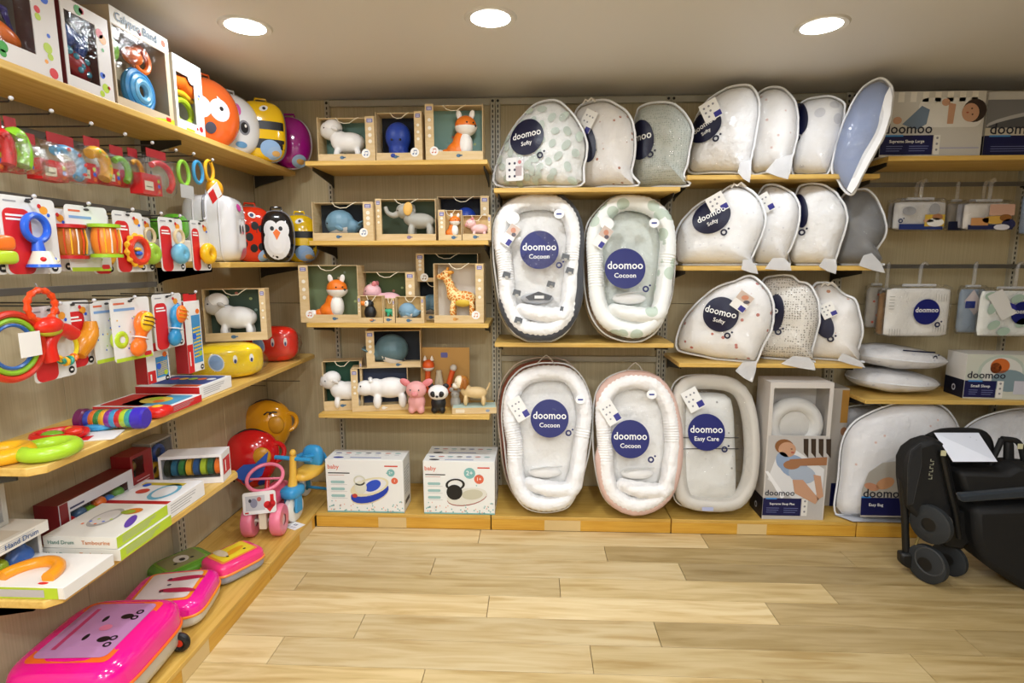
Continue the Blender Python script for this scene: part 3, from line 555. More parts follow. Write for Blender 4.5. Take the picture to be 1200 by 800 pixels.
# ---------------- boxed animal toys, bay one ----------------
KR = M('dcc397', 'wood', c2='d2b684', gr=(3, 3, 18), r=.6); KD = M('b98d4c', 'matte'); KI = M('e6d6b4', 'matte')
def notes(g, u, v, r, col='4a6a9a', l=2):
    m = P(col); g.disc(u, v, r, r, P('f4f3f0'), l, seg=18)
    for dx in (-.35, .3): g.disc(u+dx*r, v-.35*r, r*.2, r*.16, m, l+1, seg=8); g.rect(u+dx*r+.12*r, v-.35*r, u+dx*r+.2*r, v+.4*r, m, l+1)
    g.rect(u-.23*r, v+.3*r, u+.5*r, v+.48*r, m, l+1)
def animal_box(label, u0, u1, v0, v1, z, Y=-.36, d=.13, strip=.16, side='R', lip=.16, back='5f7f74', inner='c8d4c4', note=True, ncol='4a6a9a', rz=0, mark='4a7090', dots=True, top=None, cord=True, dark=False, group=None):
    a, b = at(u0, v1, Y=Y), at(u1, v1, Y=Y); h = at(u0, v0, Y=Y).z-z if top is None else top; W = b.x-a.x
    r = root('toy_box', label, 'toy box', (a.x, Y, z+.0012), rz, group)
    sw = strip*W; lh = lip*h; t = .003
    B().box(0, d-t, 0, W, d, h, KR).emit('back_panel', r)
    B().box(0, .004, 0, t, d-t, h, KR).emit('side_panel', r)
    B().box(W-t, .004, 0, W, d-t, h, KR).emit('side_panel', r)
    B().box(t, .004, 0, W-t, d-t, t, KI).emit('base_panel', r)
    if cord is not None: B().box(t, .03 if not dark else .004, h-t, W-t, d-t, h, KR).emit('top_panel', r)
    x0, x1 = (0, W-sw) if side == 'R' else (sw, W)
    B().box(x0, 0, 0, x1, .004, lh, KR).emit('front_lip', r)
    s0, s1 = (W-sw, W) if side == 'R' else (0, sw)
    B().box(s0, 0, 0, s1, .004, h*1.0, KR).emit('front_strip', r)
    bd = B(); bd.box(t, d-t-.002, lh*.5, W-t, d-t-.001, h-t, M(back, 'matte')); bd.emit('backdrop', r)
    g = G(plane_front(d-t-.002)); rn = random.Random(len(label)); pal = [P(c) for c in ('8fa898', 'c47a6a', 'a8b878', 'd8c8a0')]
    if dots:
        for i in range(7): g.disc(rn.uniform(x0+.02, x1-.02), rn.uniform(lh+.03, h-.02), .008, .007, pal[i % 4], 1, seg=10)
    g.emit(r)
    g = G(plane_front(0)); sc = (s0+s1)/2; g.poly(rrect(sc-sw*.32, h-.032, sc+sw*.32, h-.012, .004), P('6a6aa8'), 1); g.rect(sc-sw*.22, h-.028, sc+sw*.22, h-.024, P('d8d4e4'), 2); g.rect(sc-sw*.22, h-.02, sc+sw*.22, h-.017, P('d8d4e4'), 2)
    for k in range(3): g.disc(sc, h*(.72-.14*k), sw*.2, sw*.2, P('efe8da'), 1, seg=10)
    g.disc((x0+x1)/2, lh*.5, .012, .009, P(mark), 1, seg=12); g.rect((x0+x1)/2+.006, lh*.45, (x0+x1)/2+.02, lh*.6, P(mark), 1)
    if note: notes(g, s0 if side == 'R' else s1, lh*1.05, .023, ncol)
    g.emit(r, 'label_print')
    if cord:
        B().tube([(W*.3, .03, h+.001), (W*.36, .025, h-.02), (W*.45, .02, h-.03), (W*.55, .02, h-.028), (W*.62, .025, h-.012), (W*.7, .03, h+.002)], .0022, M('e9dfc4', 'fabric'), 5).emit('cord', r)
    return r, W, h
def eye(b, c, r=.028, col='1a1a1e'): b.ell(c, r, M(col, 'gloss'), 10, 6)
class A:            # small helper: a toy animal whose parts are given in units of its height
    def __init__(s, label, loc, h, rz=0, cat='toy animal', name='toy_animal', sy=1):
        s.r = root(name, label, cat, (loc[0], loc[1], loc[2]+.001), rz); s.h = h
    def blob(s, name, L, mat, vx=.05, remesh=True):
        b = B()
        for q in L:
            c, rr = q[0], q[1]; rr = rr if hasattr(rr, '__len__') else (rr,)*3
            b.ell([x*s.h for x in c], [x*s.h for x in rr], mat, 16, 10, R=q[2] if len(q) > 2 else None)
        return b.emit(name, s.r, remesh=s.h*vx*.55 if remesh else 0)
    def one(s, name, c, rr, mat, R=None, ph=(0, 1), e=1):
        rr = rr if hasattr(rr, '__len__') else (rr,)*3
        return B().ell([x*s.h for x in c], [x*s.h for x in rr], mat, 18, 12, R=R, ph=ph, e=e).emit(name, s.r)
    def tube(s, name, pts, r, mat, flat=1): return B().tube(smoothloop([[x*s.h for x in p] for p in pts], 4, False), [q*s.h for q in r] if hasattr(r, '__len__') else r*s.h, mat, 10).emit(name, s.r)
    def eyes(s, L, r=.022):
        for c in L: s.one('eye', c, r, M('17171b', 'gloss'))
SK = lambda h: M(h, 'plastic', r=.45)
def sheep(label, loc, h, rz=0, body='efeeec', face='cfccc8'):
    a = A(label, loc, h, rz, name='toy_sheep'); w = SK(body)
    a.blob('body', [((.12, 0, .46), (.40, .25, .26)), ((-.12, 0, .5), (.24, .22, .26)), ((-.26, 0, .66), (.16, .17, .2))]+[((x, y, .16), (.085, .085, .17)) for x in (-.17, .36) for y in (-.14, .14)], w)
    a.one('head', (-.36, -.02, .76), (.25, .2, .23), SK(face)); a.one('wool_cap', (-.29, -.02, .83), (.23, .215, .2), w, ph=(0, .6))
    for y in (-.2, .2): a.one('ear', (-.2, y, .78), (.11, .04, .05), SK(face), R=(0, .5, 0))
    a.eyes([(-.45, -.19, .79), (-.45, .15, .79)]); a.one('snout', (-.54, -.02, .69), (.08, .1, .07), SK(face)); return a
def fox(label, loc, h, rz=0):
    a = A(label, loc, h, rz, name='toy_fox'); o = SK('ee7a1c'); w = SK('f2efe9')
    a.blob('body', [((0, 0, .34), (.2, .17, .3)), ((-.1, 0, .2), (.24, .2, .2)), ((.0, -.1, .08), (.14, .08, .08)), ((.02, .1, .08), (.14, .08, .08))], o)
    a.one('chest', (.09, -.045, .31), (.165, .16, .27), w); a.one('head', (.1, -.02, .72), (.235, .21, .215), o)
    a.one('muzzle', (.11, -.03, .715), (.246, .222, .205), w, ph=(.52, 1)); a.one('nose', (.31, -.12, .70), .03, BLACK)
    for x, y in ((-.04, -.04), (.24, -.04)): a.one('ear', (x, y, .95), (.06, .03, .1), w, R=(0, .25*(1 if x > 0 else -1), 0))
    a.eyes([(.15, -.215, .76), (.28, -.15, .76)], .02); a.tube('tail', [(-.12, .02, .1), (-.3, -.02, .14), (-.42, -.06, .12)], [.08, .09, .1, .11, .11, .11, .1, .09, .08], o); a.one('tail_tip', (-.47, -.07, .13), (.12, .1, .1), w); return a
def whale(label, loc, h, rz=0, col='6f95aa', flip=1):
    a = A(label, loc, h, rz, name='toy_whale'); m = SK(col)
    a.blob('body', [((0, 0, .5), (.52, .42, .47)), ((.4*flip, 0, .38), (.3, .25, .26)), ((.66*flip, 0, .42), (.14, .12, .12))], m)
    a.one('belly', (-.03*flip, -.01, .49), (.535, .435, .48), SK('ece9e4'), ph=(.66, 1), R=(0, -.28*flip, 0))
    for y in (-.13, .13): a.one('fluke', (.78*flip, y, .5), (.13, .15, .05), m, R=(0, -.5, 0))
    a.one('fin', (.1*flip, -.42, .3), (.16, .05, .09), m, R=(.4, .4, 0)); a.eyes([(-.36*flip, -.31, .48)], .026); return a
def elephant(label, loc, h, rz=0):
    a = A(label, loc, h, rz, name='toy_elephant'); m = SK('a9a89f')
    a.blob('body', [((.2, 0, .5), (.42, .25, .23)), ((-.1, 0, .6), (.2, .2, .22))]+[((x, y, .2), (.105, .1, .21)) for x in (-.04, .5) for y in (-.14, .14)], m)
    a.one('head', (-.24, -.02, .78), (.25, .22, .22), m); a.tube('trunk', [(-.4, -.05, .72), (-.56, -.08, .66), (-.72, -.1, .74), (-.78, -.1, .9)], [.11, .1, .09, .085, .08, .07, .07, .065, .06, .06, .06, .06, .05], m)
    a.one('ear', (-.1, -.22, .83), (.13, .04, .19), SK('e3b45c'), R=(0, .15, .2)); a.one('ear', (-.1, .22, .83), (.13, .04, .19), m); a.eyes([(-.4, -.18, .79)], .02); a.tube('tail', [(.6, 0, .55), (.68, 0, .4), (.68, 0, .25)], .018, m); return a
def pig(label, loc, h, rz=0, col='e9a9a8', lie=False):
    a = A(label, loc, h, rz, name='toy_pig'); m = SK(col); k = .0 if not lie else -.12
    a.blob('body', [((.22, 0, .45+k), (.42, .26, .26)), ((-.1, 0, .5+k), (.2, .2, .22))]+([((x, y, .16), (.09, .09, .17)) for x in (-.1, .45) for y in (-.14, .14)] if not lie else [((-.1, -.15, .12), (.2, .08, .1)), ((.4, -.2, .12), (.16, .1, .11))]), m)
    a.one('head', (-.27, -.03, .72+k), (.27, .24, .24), m); a.one('snout', (-.52, -.07, .64+k), (.06, .09, .08), SK('dd8f92'), R=(0, 0, .3))
    for y in (-.15, .13): a.one('ear', (-.18, y, .95+k), (.07, .04, .1), SK('d98387'), R=(.2, .3, 0))
    a.eyes([(-.42, -.22, .75+k), (-.47, .13, .75+k)], .02); return a
z = ZA[0]
animal_box('pale wood look toy box holding the white sheep, left on the top animal shelf', 373, 440, 137, 188, z); p = at(405, 186, Y=-.30); sheep('white toy sheep in a box at left of the top animal shelf', (p.x, -.295, z+.006), .215, 0, face='e2e1df')
animal_box('pale toy box with a dark blue toy, middle of the top animal shelf', 441, 495, 131, 188, z, back='1c2230', dots=False)
def octo(label, loc, h, rz=0):
    a = A(label, loc, h, rz, name='toy_octopus'); m = SK('1e3f9e')
    a.blob('body', [((0, 0, .62), (.34, .32, .38)), ((0, 0, .3), (.26, .25, .25))]+[((.3*cos(t), .26*sin(t), .1), (.12, .12, .1)) for t in [i*pi/3+.3 for i in range(6)]], m); a.eyes([(-.1, -.31, .5), (.12, -.31, .5)], .03); return a
p = at(467, 186, Y=-.30); octo('dark blue round toy in the middle box of the top animal shelf', (p.x, -.29, z+.006), .205)
animal_box('large toy box with a sitting fox on green backdrop, right on the top animal shelf', 499, 566, 122, 188, z, side='L', back='7fa39a', strip=.15, ncol='c8603a'); p = at(541, 186, Y=-.30); fox('orange sitting toy fox in the right box on the topmost animal shelf', (p.x, -.30, z+.006), .245)
z = ZA[1]
animal_box('toy box with light blue whale, left on the second animal shelf', 367, 438, 237, 282, z, back='232b33', dots=False, lip=.2, note=True); p = at(399, 275, Y=-.29); whale('light blue toy whale with white belly, second animal shelf', (p.x, -.285, z+.02), .155)
animal_box('long low toy box with grey elephant in the middle of the second shelf', 441, 511, 233, 282, z, side='L', back='4f5f4c', dots=False, note=False, lip=.16, strip=.1, Y=-.33, mark='8a7a9a'); p = at(487, 275, Y=-.33); elephant('grey toy elephant with yellow ear standing before its box', (p.x-.02, -.345+.06, z+.012), .19)
animal_box('toy box with dark window and blue domed toy, back right of the second shelf', 513, 573, 230, 283, z, Y=-.20, d=.12, back='161b28', dots=False, note=False); p = at(546, 270, Y=-.14); octo('blue domed toy seen above the small pink pig', (p.x, -.13, z+.006), .19)
animal_box('small kraft box with little sitting fox, second animal shelf', 514, 541, 246, 282, z, Y=-.37, d=.05, side='L', note=False, lip=.18, back='c8a468', dots=False, strip=.3); p = at(531, 275, Y=-.35); fox('small orange and white fox in a little kraft box', (p.x-.002, -.345, z+.012), .125)
animal_box('small kraft box with little pink pig at right end of the second shelf', 542, 575, 252, 282, z, Y=-.37, d=.055, note=False, lip=.25, back='d0b27c', dots=False, strip=.1); p = at(560, 275, Y=-.35); pig('little pale pink pig in a small kraft box, second shelf', (p.x-.01, -.342, z+.012), .105, 0, 'edc0bd')
z = ZA[2]
animal_box('large toy box with sitting fox and green starry backdrop, left on the third shelf', 353, 421, 311, 380, z, side='L', back='6f7f5c', ncol='c8603a', lip=.14); p = at(396, 372, Y=-.30); fox('large orange toy fox in the left box of the third shelf', (p.x-.02, -.30, z+.012), .24)
animal_box('toy box with lying pink pig behind the toucan box', 422, 487, 319, 380, z, Y=-.30, back='56663e', note=False, d=.14); p = at(448, 372, Y=-.24); pig('pale pink toy pig lying in a green backed box', (p.x, -.235, z+.05), .19, 0, 'ecbcc2', lie=True)
animal_box('small kraft box with black toucan, front of the third shelf', 420, 449, 347, 380, z, Y=-.372, d=.055, note=False, side='L', strip=.12, back='c9a66a', dots=False, lip=.2)
def toucan(label, loc, h):
    a = A(label, loc, h, 0, name='toy_toucan'); m = SK('17181b')
    a.blob('body', [((0, 0, .35), (.27, .22, .33)), ((-.03, 0, .72), (.2, .19, .2))], m); a.one('face', (-.1, -.08, .74), (.13, .13, .14), SK('f1efe8')); a.one('beak', (-.28, -.1, .76), (.22, .08, .1), SK('e8872a'), R=(0, .2, 0)); a.eyes([(-.12, -.21, .79)], .025)
    for y in (-.14, .08): a.one('foot', (.1, y-.05, .04), (.1, .06, .04), SK('e8872a'))
    return a
p = at(434, 374, Y=-.35); toucan('black toy toucan with orange beak in a small kraft box', (p.x, -.345, z+.012), .125)
animal_box('small kraft box with green crocodile beside the toucan', 450, 463, 350, 380, z, Y=-.362, d=.055, note=False, strip=.2, back='c9a66a', dots=False, lip=.25)
def croc(label, loc, h):
    a = A(label, loc, h, 0, name='toy_crocodile'); m = SK('3fae86')
    a.blob('body', [((.1, 0, .4), (.35, .2, .22)), ((-.3, 0, .5), (.25, .16, .14)), ((.5, 0, .3), (.2, .1, .12)), ((-.05, -.12, .14), (.1, .08, .14)), ((.28, -.12, .14), (.1, .08, .14))], m); a.eyes([(-.22, -.13, .62)], .04); return a
p = at(456, 374, Y=-.35); croc('turquoise green toy crocodile between toucan and small whale', (p.x-.004, -.33, z+.03), .075)
animal_box('small kraft box with little blue whale, front of the third shelf', 464, 497, 348, 380, z, Y=-.372, d=.06, note=False, strip=.1, back='c9a66a', dots=False, lip=.2); p = at(479, 374, Y=-.35); whale('little blue toy whale in a small kraft box, third shelf', (p.x-.008, -.34, z+.018), .095, 0, '7ba0b8')
r, W_, h_ = animal_box('toy box with dark interior and half hidden whale, behind the giraffe box', 487, 530, 330, 382, z, Y=-.22, back='20262e', dots=False, note=False, d=.14); p = at(506, 365, Y=-.16); whale('blue whale half hidden behind the giraffe box', (p.x, -.15, z+.03), .12)
animal_box('wide dark windowed toy box lying on top of the hidden whale box', 488, 560, 297, 330, z+h_, Y=-.22, side='L', back='22301f', dots=False, lip=.14, d=.14, strip=.13, ncol='8a6a3a')
animal_box('tall toy box with spotted giraffe, right on the third shelf', 509, 567, 309, 379, z, back='d9d2c6', dots=False, lip=.13, ncol='d88a4a', mark='d89a4a')
def giraffe(label, loc, h):
    a = A(label, loc, h, 0, name='toy_giraffe'); m = M('d9822b', 'giraffe', c2='f3dc9c')
    a.blob('body', [((.12, 0, .42), (.27, .14, .15)), ((-.08, 0, .5), (.13, .12, .15)), ((-.13, 0, .64), (.09, .09, .14)), ((-.18, 0, .78), (.085, .085, .13)), ((-.2, 0, .89), (.1, .09, .09)), ((-.31, -.01, .84), (.1, .07, .065))]+[((x, y, .18), (.06, .06, .2)) for x in (-.08, .3) for y in (-.09, .09)], m, vx=.035)
    for y in (-.05, .05): a.tube('horn', [(-.18, y, .96), (-.17, y, 1.02)], .018, SK('e8a03a'))
    for y in (-.1, .1): a.one('ear', (-.12, y, .92), (.05, .03, .035), SK('e8a03a'))
    a.one('belly', (.12, -.02, .37), (.2, .12, .12), SK('e8c84a')); a.eyes([(-.25, -.09, .91)], .014); return a
p = at(537, 372, Y=-.30); giraffe('orange and cream spotted toy giraffe standing in its box', (p.x-.005, -.295, z+.012), .285)
z = ZA[3]
animal_box('toy box turned sideways with white sheep, left on the lowest toy shelf', 380, 424, 425, 484, z, Y=-.33, back='2f5a45', dots=False, note=False, d=.13, rz=radians(14), lip=.2, strip=.06); p = at(398, 478, Y=-.30); sheep('white toy sheep in a turned box, left on the lowest toy shelf', (p.x+.02, -.275, z+.012), .21, radians(14), face='dddbd8')
rb, W_, h_ = animal_box('toy box with white polar bear on blue card, lowest toy shelf', 413, 477, 433, 486, z, Y=-.34, side='L', back='46506a', dots=False, note=False, d=.14, rz=radians(12), lip=.14, strip=.12, mark='e8e4dc', cord=False)
def bear(label, loc, h, rz=0):
    a = A(label, loc, h, rz, name='toy_polar_bear'); m = SK('f0efed')
    a.blob('body', [((.25, 0, .6), (.5, .3, .32)), ((-.2, 0, .62), (.28, .25, .28)), ((-.5, -.03, .62), (.28, .22, .24)), ((-.72, -.04, .54), (.13, .12, .12))]+[((x, y, .22), (.13, .12, .24)) for x in (-.15, .6) for y in (-.16, .18)], m)
    a.one('nose', (-.85, -.06, .58), .055, BLACK); a.eyes([(-.62, -.23, .72)], .025); a.one('ear', (-.32, -.16, .85), (.07, .04, .06), m); a.one('ear', (-.36, .14, .86), (.07, .04, .06), m); return a
p = at(440, 482, Y=-.31); bear('white toy polar bear with black nose, lowest toy shelf', (p.x+.035, -.275, z+.014), .19, radians(12))
animal_box('kraft toy box with slate whale, stacked on the polar bear box', 430, 492, 388, 432, z+h_+.002, Y=-.31, side='L', back='2c3036', dots=False, lip=.16, note=False, d=.15, rz=radians(8), strip=.15, dark=True, cord=False); p = at(459, 424, Y=-.26); whale('dark slate blue whale in the box stacked above the polar bear', (p.x, -.25, z+h_+.012), .185, radians(8)+pi, '56727a', 1)
def front_animal(label, loc, h, kind):
    a = A(label, loc, h, 0, name={'pig': 'toy_pig', 'panda': 'toy_panda'}[kind]); pk = kind == 'pig'; m = SK('e8a6a4') if pk else SK('17181b'); hm = m if pk else SK('f1f0ee')
    a.blob('body', [((0, 0, .33), (.25, .2, .27)), ((-.13, -.06, .12), (.11, .12, .13)), ((.13, -.06, .12), (.11, .12, .13))], m); a.one('head', (0, -.03, .68), (.29 if pk else .33, .24, .25), hm)
    for s in (-1, 1):
        if pk: a.one('ear', (s*.31, 0, .88), (.17, .05, .1), SK('df8286'), R=(0, s*-.5, 0))
        else: a.one('ear', (s*.24, .03, .88), (.1, .06, .09), m); a.one('eye_patch', (s*.13, -.235, .67), (.09, .04, .1), m, R=(0, s*.4, 0))
        a.one('eye', (s*.12, -.26, .72 if pk else .68), .022, M('17171b', 'gloss'))
    a.one('snout', (0, -.26, .6), (.1, .06, .075) if pk else (.05, .04, .035), SK('dd8a8c') if pk else BLACK); return a
p = at(489, 484, Y=-.34); front_animal('pink toy pig standing beside the panda, lowest toy shelf', (p.x, -.345, z), .2, 'pig')
p = at(514, 484, Y=-.34); front_animal('black and white toy panda standing beside the pink pig', (p.x, -.335, z), .175, 'panda')
# card with plush fox, mouse and dog
p0, p1 = at(494, 484, Y=-.2), at(551, 484, Y=-.2); r = root('toy_card', 'brown card with long limbed fox toy behind panda and mouse', 'toy card', (p0.x, -.2, z+.001), 0); W_ = p1.x-p0.x; H_ = at(500, 407, Y=-.2).z-z
B().box(0, 0, 0, W_, .004, H_, KD).emit('card', r, bevel=.001)
g = G(plane_front(0)); g.poly(rrect(W_*.42, H_-.06, W_*.56, H_-.03, .006), P('5a5a98'), 1); g.emit(r); B().torus((W_*.5, .002, H_+.006), .012, .0015, M('c8b890', 'fabric'), 14, 5, (pi/2, 0, 0)).emit('cord', r)
o_ = SK('dd5a1e'); B().ell((.055, -.035, H_-.10), (.034, .03, .034), o_).emit('fox_head', r); B().ell((.055, -.038, H_-.102), (.036, .032, .033), SK('efe6da'), ph=(.58, 1)).emit('fox_muzzle', r)
for s in (-1, 1): B().lathe([(.012, 0), (.006, .02), (0, .03)], SK('efe6da'), (.055+s*.02, -.03, H_-.072), 8).emit('fox_ear', r)
for x, c, lean in ((.05, 'd2521c', 0), (.10, 'b9ab90', .3), (.13, 'b9ab90', -.3), (.165, 'd2521c', .5)):
    B().tube([(x, -.03, H_-.26), (x+.02*lean, -.035, H_-.2), (x+.06*lean, -.03, H_-.13)], .016, SK(c)).emit('fox_limb', r)
B().ell((.2, -.03, H_-.115), (.02, .018, .02), SK('cfc8bc')).emit('fox_paw', r)
a = A('small grey mouse toy between panda and dog', (at(534, 480, Y=-.27).x, -.27, z), .13, name='toy_mouse'); m = SK('a9a49c'); a.blob('body', [((0, 0, .35), (.24, .2, .33)), ((0, -.03, .72), (.2, .18, .18))], m)
for s in (-1, 1): a.one('ear', (s*.18, 0, .92), (.1, .04, .1), m); a.one('eye', (s*.08, -.2, .75), .02, BLACK)
p = at(530, 485, Y=-.36); r = root('toy_box', 'shallow kraft tray box carrying the brown and cream dog', 'toy box', (p.x, -.365, z+.001), radians(6))
B().box(0, 0, 0, .25, .12, .035, KR).emit('tray', r, bevel=.001); B().box(.004, .004, .0352, .246, .116, .0362, M('b8ccc0', 'matte')).emit('tray_liner', r)
g = G(plane_front(0)); g.poly(rrect(.02, .008, .07, .028, .004), P('e8dcc4'), 1); g.disc(.2, .018, .012, .008, P('8a9ab0'), 1); g.emit(r)
def dog(label, loc, h, rz=0):
    a = A(label, loc, h, rz, name='toy_dog'); m = SK('dcc08c'); br = SK('b5742a')
    a.blob('body', [((.25, 0, .42), (.38, .2, .2)), ((-.08, 0, .5), (.18, .17, .22))]+[((x, y, .16), (.08, .08, .17)) for x in (-.08, .5) for y in (-.12, .12)], m); a.one('head', (-.2, -.03, .76), (.23, .2, .23), br)
    a.one('face_blaze', (-.27, -.07, .78), (.17, .17, .21), SK('f0e2c4')); a.one('muzzle', (-.4, -.08, .66), (.12, .12, .1), SK('f3e9d6')); a.one('nose', (-.51, -.11, .69), .035, BLACK)
    for y in (-.2, .18): a.one('ear', (-.1, y, .74), (.09, .04, .18), SK('9a5c1e'))
    a.eyes([(-.36, -.19, .8)], .022); a.tube('tail', [(.6, 0, .5), (.66, 0, .62), (.7, 0, .75)], .03, m); return a
dog('cream toy dog with brown ears standing on a shallow tray', (p.x+.085, -.30, z+.038), .175, 0)
# potty cartons
def carton(label, u0, u1, vt, vb, Y, d, blue, zt=PH, rz=0, h=None):
    a, b = at(u0, vb, Y=Y), at(u1, vb, Y=Y); W = b.x-a.x; H = h or at(u0, vt, Y=Y).z-zt
    r = root('potty_carton', label, 'carton', (a.x, Y, zt+.001), rz); B().box(0, 0, 0, W, d, H, P('eef0ee')).emit('carton', r, bevel=.002)
    g = G(plane_front(0)); T_ = P('7fb9b8'); rn = random.Random(3); OR = P('e0694a'); D = P('1d1d22')
    g.rect(0.001, .001, W-.001, .009, T_, 1)
    for i in range(60): q = rn.random(); g.disc(rn.uniform(.01, W-.01), .01+.075*q*q, .0045*(1.1-q*.5), .0045, T_ if i % 3 else P('e8b8a8'), 1, seg=8)
    g.text('baby', W*.1, H*.86, .035, OR, 2); g.rect(W*.03, H*.735, W*.31, H*.755, D, 1); g.rect(W*.03, H*.70, W*.24, H*.708, P('c88a7a'), 1)
    for k in range(3): g.poly(rrect(W*.06, H*(.55-.13*k), W*.24, H*(.6-.13*k), H*.024), P('9cc4c2'), 1); g.rect(W*.06, H*(.525-.13*k), W*.27, H*(.53-.13*k), P('aab0b0'), 1)
    g.rect(W*.76, H*.87, W*.93, H*.895, P('d04a3c'), 1)
    if blue: g.disc(W*.84, H*.76, .022, .022, T_, 1); g.text('2+', W*.84, H*.76, .022, WHITE, 2); g.disc(W*.885, H*.61, .019, .019, OR, 1); g.text('1', W*.885, H*.61, .02, WHITE, 2)
    else: g.disc(W*.65, H*.78, .032, .032, T_, 1); g.text('2+', W*.65, H*.78, .036, WHITE, 2); g.disc(W*.78, H*.67, .027, .027, OR, 1); g.text('1+', W*.78, H*.67, .028, WHITE, 2)
    cx, cz = W*.56, H*.42; c, q = cos(.3), sin(.3)
    if blue:
        g.disc(cx, cz-.02, .115, .055, P('d9cfae'), 1, .35); g.disc(cx, cz-.012, .115, .055, P('1d3fb4'), 2, .35); g.disc(cx, cz+.022, .115, .05, P('e4dcb8'), 3, .3); g.disc(cx+.01, cz+.026, .09, .038, P('e9e9ea'), 4, .3); g.disc(cx+.02, cz+.03, .05, .03, P('2a50c8'), 5, .5); g.disc(cx-.05, cz+.02, .035, .04, P('dfe0cf'), 6); g.disc(cx-.055, cz+.06, .035, .03, P('d8d8c4'), 6, hole=.75)
        g.disc(cx-.085, cz-.03, .015, .012, P('c04038'), 6); g.text('C C', cx, cz-.03, .012, P('6a8ad8'), 6)
    else: g.disc(cx+.02, cz-.03, .115, .048, P('a05048'), 1, .2); g.disc(cx+.02, cz-.024, .115, .048, P('e3e2d8'), 2, .2); g.disc(cx+.05, cz-.012, .06, .03, P('cbc8b2'), 3, .1); g.disc(cx-.05, cz, .045, .045, BLACK, 4); g.disc(cx-.045, cz+.045, .055, .035, BLACK, 5, .1, hole=.75)
    for i in range(4): g.disc(rn.uniform(W*.4, W*.95), rn.uniform(H*.2, H*.95), .004, .004, T_, 1, seg=6)
    g.emit(r); g = G(plane_top(H))
    for k in range(7): g.disc(W*(.1+.13*k), d*.65, .018, .008, P(['5a6a9a', 'c87a6a', '8ab4b4', '3a3a44'][k % 4]), 1, seg=10); g.rect(W*(.07+.13*k), d*.45, W*(.13+.13*k), d*.48, P('a8acb0'), 1)
    g.disc(W*.15, d*.2, .03, .012, P('2a3fa0' if blue else '3a3a40'), 1); g.rect(W*.3, d*.16, W*.7, d*.24, P('8a98c4'), 1); g.emit(r, 'top_print')
    g = G(plane_right(W)); g.lines(d*.15, H*.8, d*.85, 9, .018, P('9a9ea4'), .004); g.rect(d*.2, H*.12, d*.8, H*.2, P('4a4e58'), 1); g.emit(r, 'side_print'); return r
carton('white potty carton picturing a blue car shaped potty, near the tricycles', 384, 474, 538, 600, -.43, .16, True)
carton('white potty carton picturing a black and white potty, front one', 497, 580, 540, 600, -.43, .11, False)
carton('second white potty carton standing right behind the black and white one', 502, 582, 532, 590, -.30, .14, False)
# ---------------- left wall ----------------
RED, DR, LIME, CYAN, YEL, ORG, BLUE = 'd21f24', '9c1a20', 'b5cf2e', '4fa6cf', 'f0b62a', 'ee7420', '2a62d6'
PLA = lambda h: M(h, 'plastic', r=.28)
def lroot(name, label, cat, X, Y, z, rz=pi/2, group=None): return root(name, label, cat, (X, Y, z+.001), rz, group)
def winbox(label, X, y0, y1, z, h, d, face, win, toy=None, side=None, inside='8a8072', dots=0, txt=None, rz=pi/2, deco=None, film=True, win_fn=None):
    r = lroot('toy_box', label, 'toy box', X, y0, z, rz); W = y1-y0; t = .003; F_ = P(face); S = P(side or face)
    B().box(0, d-t, 0, W, d, h, S).emit('back_panel', r); B().box(0, .003, 0, t, d-t, h, S).emit('side_panel', r); B().box(W-t, .003, 0, W, d-t, h, S).emit('side_panel', r)
    B().box(t, .003, 0, W-t, d-t, t, S).emit('base_panel', r); B().box(t, .003, h-t, W-t, d-t, h, S).emit('top_panel', r)
    a, b2, c, e = win[0]*W, win[1]*W, win[2]*h, win[3]*h
    f = B(); f.box(0, 0, 0, W, .003, c, F_).box(0, 0, e, W, .003, h, F_).box(0, 0, c, a, .003, e, F_).box(b2, 0, c, W, .003, e, F_); f.emit('front_frame', r)
    B().box(t, d-t-.002, t, W-t, d-t-.001, h-t, M(inside, 'matte')).emit('backdrop', r)
    if film: B().add([(a, .0015, c), (b2, .0015, c), (b2, .0015, e), (a, .0015, e)], [(0, 1, 2, 3)], M('ffffff', 'film', g=.3, b=.003)).emit('window_film', r, smooth=0)
    if toy: toy(r, W, h, d, (a, b2, c, e))
    g = G(plane_front(0)); rn = random.Random(dots+3); cols = [P(q) for q in (RED, LIME, BLUE, 'f0a03a', '3a9a3a')]
    k = 0
    for i in range(dots*6):
        u, v = rn.uniform(.02, W-.02), rn.uniform(.015, h-.015); q = rn.choice((.006, .01, .015))
        if (a-q < u < b2+q and c-q < v < e+q) or k >= dots: continue
        g.disc(u, v, q, q, cols[k % 5], 1, seg=12); k += 1
    if txt: g.text(txt[0], W*txt[1], h*txt[2], txt[3], P(txt[4]), 5)
    if deco: deco(g, W, h)
    g.emit(r); return r
def t1(r, W, h, d, w): 
    B().ell((W*.45, .05, h*.7), (.075, .04, .06), PLA(RED)).emit('red_face_toy', r)
    for x in (-.03, .03): B().ell((W*.45+x, .012, h*.72), (.015, .008, .015), PLA('f4ecd0')).emit('toy_eye', r)
    B().tube([(W*.2, .05, h*.22), (W*.28, .05, h*.5), (W*.62, .05, h*.48), (W*.74, .05, h*.2)], .012, PLA('32208a'), closed=True).emit('purple_frame_toy', r); B().ell((W*.5, .04, h*.27), (.07, .025, .03), PLA(ORG), R=(0, .25, 0)).emit('orange_oval', r)
winbox('white dotted toy box with red faced and purple toys, leftmost on the top shelf', -.21, -1.935, -1.625, LZ1, .33, .13, 'dedad8', (0, .74, .16, .97), t1, '6a2a2a', dots=12)
